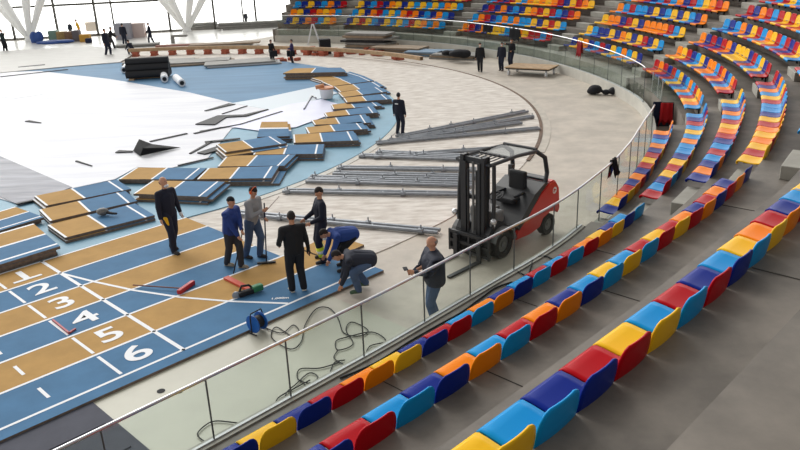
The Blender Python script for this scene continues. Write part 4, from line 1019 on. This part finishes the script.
pile((182, 45.5), 1, 3.6, .7, .1, [mat('reddish_board', (150, 104, 92), .8)], 'reddish plank beyond the timber beam', 'boards beyond the beam', .12)
pile((140, 46.5), 2, 3.2, .9, .1, [Mgb], 'small grey pile near the pallets', 'boards beyond the beam', .12)
pile((252, 28), 3, 6.0, 1.0, .15, [Mgb], 'distant pile under the lone figure', 'distant boards by the facade', .2)
pile((203, 29), 3, 3.2, 1.0, .15, [Mgb], 'distant pile left of the fifth mullion', 'distant boards by the facade', .2)
# bricks along the rim
rng = random.Random(3); BRK = []
for (x0, y0, x1, y1, n) in ((303, 49, 335, 53, 15), (343, 52, 356, 54, 6), (360, 50, 383, 56, 14), (392, 57, 402, 60, 9), (276, 60, 300, 62, 5), (312, 55, 318, 56, 3)):
    for i_ in range(n): BRK.append((rng.uniform(x0, x1), y0+(y1-y0)*rng.random()))
for x, y in BRK:
    c_ = G(x, y, FLOOR); bm = BM(); box(bm, (c_.x, c_.y, FLOOR+.1), (.42, .24, .2), rz=rng.uniform(0, 3), bev=.01)
    where = 'around the black crate' if x < 340 and y < 54 else ('between the box carriers' if x < 301 else 'along the rim of the subfloor')
    tag(obj('brick', done(bm), M_brick), 'loose red brick lying '+('by the two box carriers' if 275 < x < 301 else ('near the black crate' if x < 340 else ('in the small block pile' if x > 390 else 'on the rim right of the ladder'))), 'brick', 'bricks '+('by the box carriers' if 275 < x < 301 else ('near the black crate' if x < 340 else ('in the small pile' if x > 390 else 'right of the ladder'))))
bx('black_crate', (325.5, 54), (.75, .6, 1.0), .2, M_black, 'black crate standing on the rim among bricks', 'crate')
# step ladder
c_ = G(314, 44, FLOOR); ld = thing('step_ladder', 'white A-frame step ladder by the far concrete wall', 'ladder', (c_.x, c_.y, FLOOR))
for s_, nm in ((-1, 'front_frame'), (1, 'rear_frame')):
    bm = BM()
    for x in (-.25, .25): tube(bm, [(s_*.45+x*.0, x, 0), (s_*.04, x*.7, 1.45)], .04, 6)
    for j in range(1, 5): z = .3*j; tube(bm, [(s_*(.45-.41*z/1.45), -.24, z), (s_*(.45-.41*z/1.45), .24, z)], .025, 5)
    obj(nm, done(bm), M_white, ld)
# rolls
c0_ = G(146, 80, 0); rz_ = .12; n_ = 0
for row, cnt in ((0, 3), (1, 2), (2, 1)):
    for j in range(cnt):
        y_ = (j-(cnt-1)/2)*.42; z_ = .30+row*.34; bm = BM()
        d_ = Vector((math.cos(rz_), math.sin(rz_), 0)); s_ = Vector((-d_.y, d_.x, 0)); q_ = Vector((c0_.x, c0_.y+.7, 0))+s_*y_+Vector((0, 0, z_))
        tube(bm, [q_-d_*1.2, q_+d_*1.2], .205, 16); tag(obj('membrane_roll', done(bm), M_dark), 'black membrane roll, '+('top of the roll pile', )[0] if row == 2 else 'black membrane roll in the %s layer of the pile, %s' % (['bottom', 'middle'][row], (['nearest', 'centre', 'farthest'] if cnt == 3 else ['near', 'far'])[j]), 'roll', 'pile of black rolls'); n_ += 1
bm = BM(); 
for x in (-.9, .9): box(bm, (c0_.x+x, c0_.y+.7+x*.12, .04), (.3, 1.3, .10), rz=rz_)
box(bm, (c0_.x, c0_.y+.7, .04), (2.0, .2, .08), rz=rz_)
tag(obj('pallet', done(bm), M_wood), 'low timber skids under the pile of black rolls', 'pallet')
for (x0, y0, x1, y1, lb) in ((164.5, 79, 163.5, 72.5, 'short white tube standing right of the black rolls'), (176, 77.5, 182, 83, 'white tube lying on the blue infield right of the rolls'), (124, 70, 127, 66, 'white tube left of the black rolls')):
    a, b = G(x0, y0, .2), G(x1, y1, .2); bm = BM(); tube(bm, [a, b], .2, 14); o = tag(obj('white_tube', done(bm), M_white), lb, 'tube')
    bm = BM(); d_ = (a-b).normalized()
    tube(bm, [(a if y0 > y1 else b)+d_*(0.004 if y0 > y1 else -.004), (a if y0 > y1 else b)+d_*(.01 if y0 > y1 else -.01)], .12, 12); obj('bore', done(bm), M_black, o)
# pallets and crates in the distance
bx('wrapped_pallet', (125, 39), (1.25, 1.0, 1.35), .1, mat('grey_wrap', (150, 150, 160), .5), 'tall grey wrapped pallet behind the standing worker', 'pallet')
bx('wrapped_pallet', (139.5, 37), (1.15, 1.0, 1.2), .1, mat('pinkish_wrap', (206, 186, 180), .5), 'pinkish wrapped pallet right of the grey one', 'pallet')
bx('wrapped_pallet', (91.5, 31), (.95, .9, .85), .4, mat('beige_wrap', (214, 200, 184), .6), 'beige wrapped bale right of the yellow-jacketed person', 'bale')
for x, y, w_, h_, mm, lb in ((55, 40.5, .75, .85, mat('green_crate', (122, 150, 136), .7), 'grey-green crate behind the blue tarpaulin'), (63, 41, .72, .8, mat('ochre_crate', (160, 132, 84), .8, noise=.2, scale=8), 'ochre crate in the middle of the pile'),
                         (70.8, 41, .66, .8, mat('rust_crate', (128, 98, 76), .8, noise=.2, scale=8), 'rusty brown crate in the pile'), (78, 41, .58, .9, mat('slate_crate', (104, 98, 104), .8), 'slate grey crate beside the yellow-jacketed person'), (86, 41.5, .8, .6, mat('gold_crate', (190, 142, 54), .8), 'golden crate at the right of the pile')):
    bx('crate', (x, y), (w_, .8, h_), .12, mm, lb, 'crate', group='crates by the facade')
for x, y, sx, sz, lb in ((38, 42.5, .55, 1.0, 'blue tarpaulin bundle standing at the foot of the white columns'), (55, 43.5, 1.5, .32, 'blue tarpaulin spread in front of the crates')):
    c_ = G(x, y, FLOOR); bm = BM()
    for j in range(6): ball(bm, (c_.x+random.uniform(-.6, .6)*sx, c_.y+random.uniform(-.2, .2), FLOOR+sz*random.uniform(.25, .55)), (sx*.6, .4, sz*.5), sub=2)
    o = obj('tarpaulin', done(bm), mat('tarp_blue', (48, 82, 152), .6)); remesh(o, .06, 1); tag(o, lb, 'tarpaulin')
bx('barrow', (89, 43), (.5, .4, .4), 0, M_navy, 'small dark navy sack at the right end of the crates', 'sack', bev=.1)
c_ = G(175, 43, FLOOR); bl = thing('trestle', 'low grey bench with one leg on the white far floor', 'bench', (c_.x, c_.y, FLOOR))
bm = BM(); box(bm, (.4, 0, .55), (1.3, .4, .16), bev=.03); obj('top', done(bm), Mgb, bl); bm = BM(); box(bm, (-.15, 0, .24), (.25, .3, .48), bev=.03); obj('leg', done(bm), Mgb, bl)

# ------------------------------------------------------------------ glass facade and columns
def fy(x): return 71.6+.16*(x+20)
fr = thing('glass_facade', 'tall glass facade with thin dark mullions, bright daylight behind', 'facade', (0, 0, 0))
def on_facade(px, py):
    d = _F + _R*((px-400)/FPX) + _U*((225-py)/FPX)
    # intersect with vertical plane y = fy(x)
    t = fy(0)/(d.y-.16*d.x); return Vector((d.x*t, d.y*t, CAMH+d.z*t))
xs = [on_facade(x, y).x for x, y in ((-85, 36), (-30, 40), (15.3, 38), (58.7, 34), (98.7, 34), (115, 30), (171, 31), (215.7, 28.7), (244, 25), (256.7, 24), (305, 22))]
xs = sorted(xs)
HF = 13
for a, b in zip(xs, xs[1:]):
    bm = BM(); prism(bm, [(a, fy(a)), (b, fy(b)), (b, fy(b)+.03), (a, fy(a)+.03)], FLOOR, HF); obj('glass_pane', done(bm), M_fglass, fr)
for i, x in enumerate(xs):
    bm = BM(); w_ = .05 if i in (5, 8) else .08
    box(bm, (x, fy(x)-.05, HF/2+FLOOR), (w_*2, .2, HF)); obj('mullion', done(bm), M_mull, fr)
zt = on_facade(52, 5.5).z
bm = BM(); a, b = xs[0], xs[-1]; prism(bm, [(a, fy(a)-.12), (b, fy(b)-.12), (b, fy(b)+.06), (a, fy(a)+.06)], zt-.09, zt+.09); obj('transom', done(bm), M_mull, fr)
bm = BM(); prism(bm, [(a, fy(a)-.10), (b, fy(b)-.10), (b, fy(b)+.06), (a, fy(a)+.06)], FLOOR, FLOOR+.18); obj('sill', done(bm), Mgb, fr)
for (px_, py_), arms, lb in (((30, 41), ((-6.9, 1.5), (-3.9, -2), (1.4, -2), (4.3, 1.5)), 'white branching column at the far left'), ((187, 31.5), ((-6.5, 1.5), (-3.3, -2), (2.5, -2), (6.0, 1.5)), 'white branching column near the centre of the facade')):
    c_ = G(px_, py_, FLOOR); vc = thing('branching_column', lb, 'column', (c_.x, c_.y, FLOOR))
    for dx, dy in arms:
        bm = BM(); T_ = Vector((dx, dy*.5, 9.6)); tube(bm, [T_*f for f in (0, .12, .35, .7, 1)], [.16, .24, .36, .34, .26], 14); obj('strut', done(bm), M_strut, vc, smooth=True)
    bm = BM(); tube(bm, [(0, 0, 0), (0, 0, .45)], [.45, .26], 16); obj('foot', done(bm), M_strut, vc)
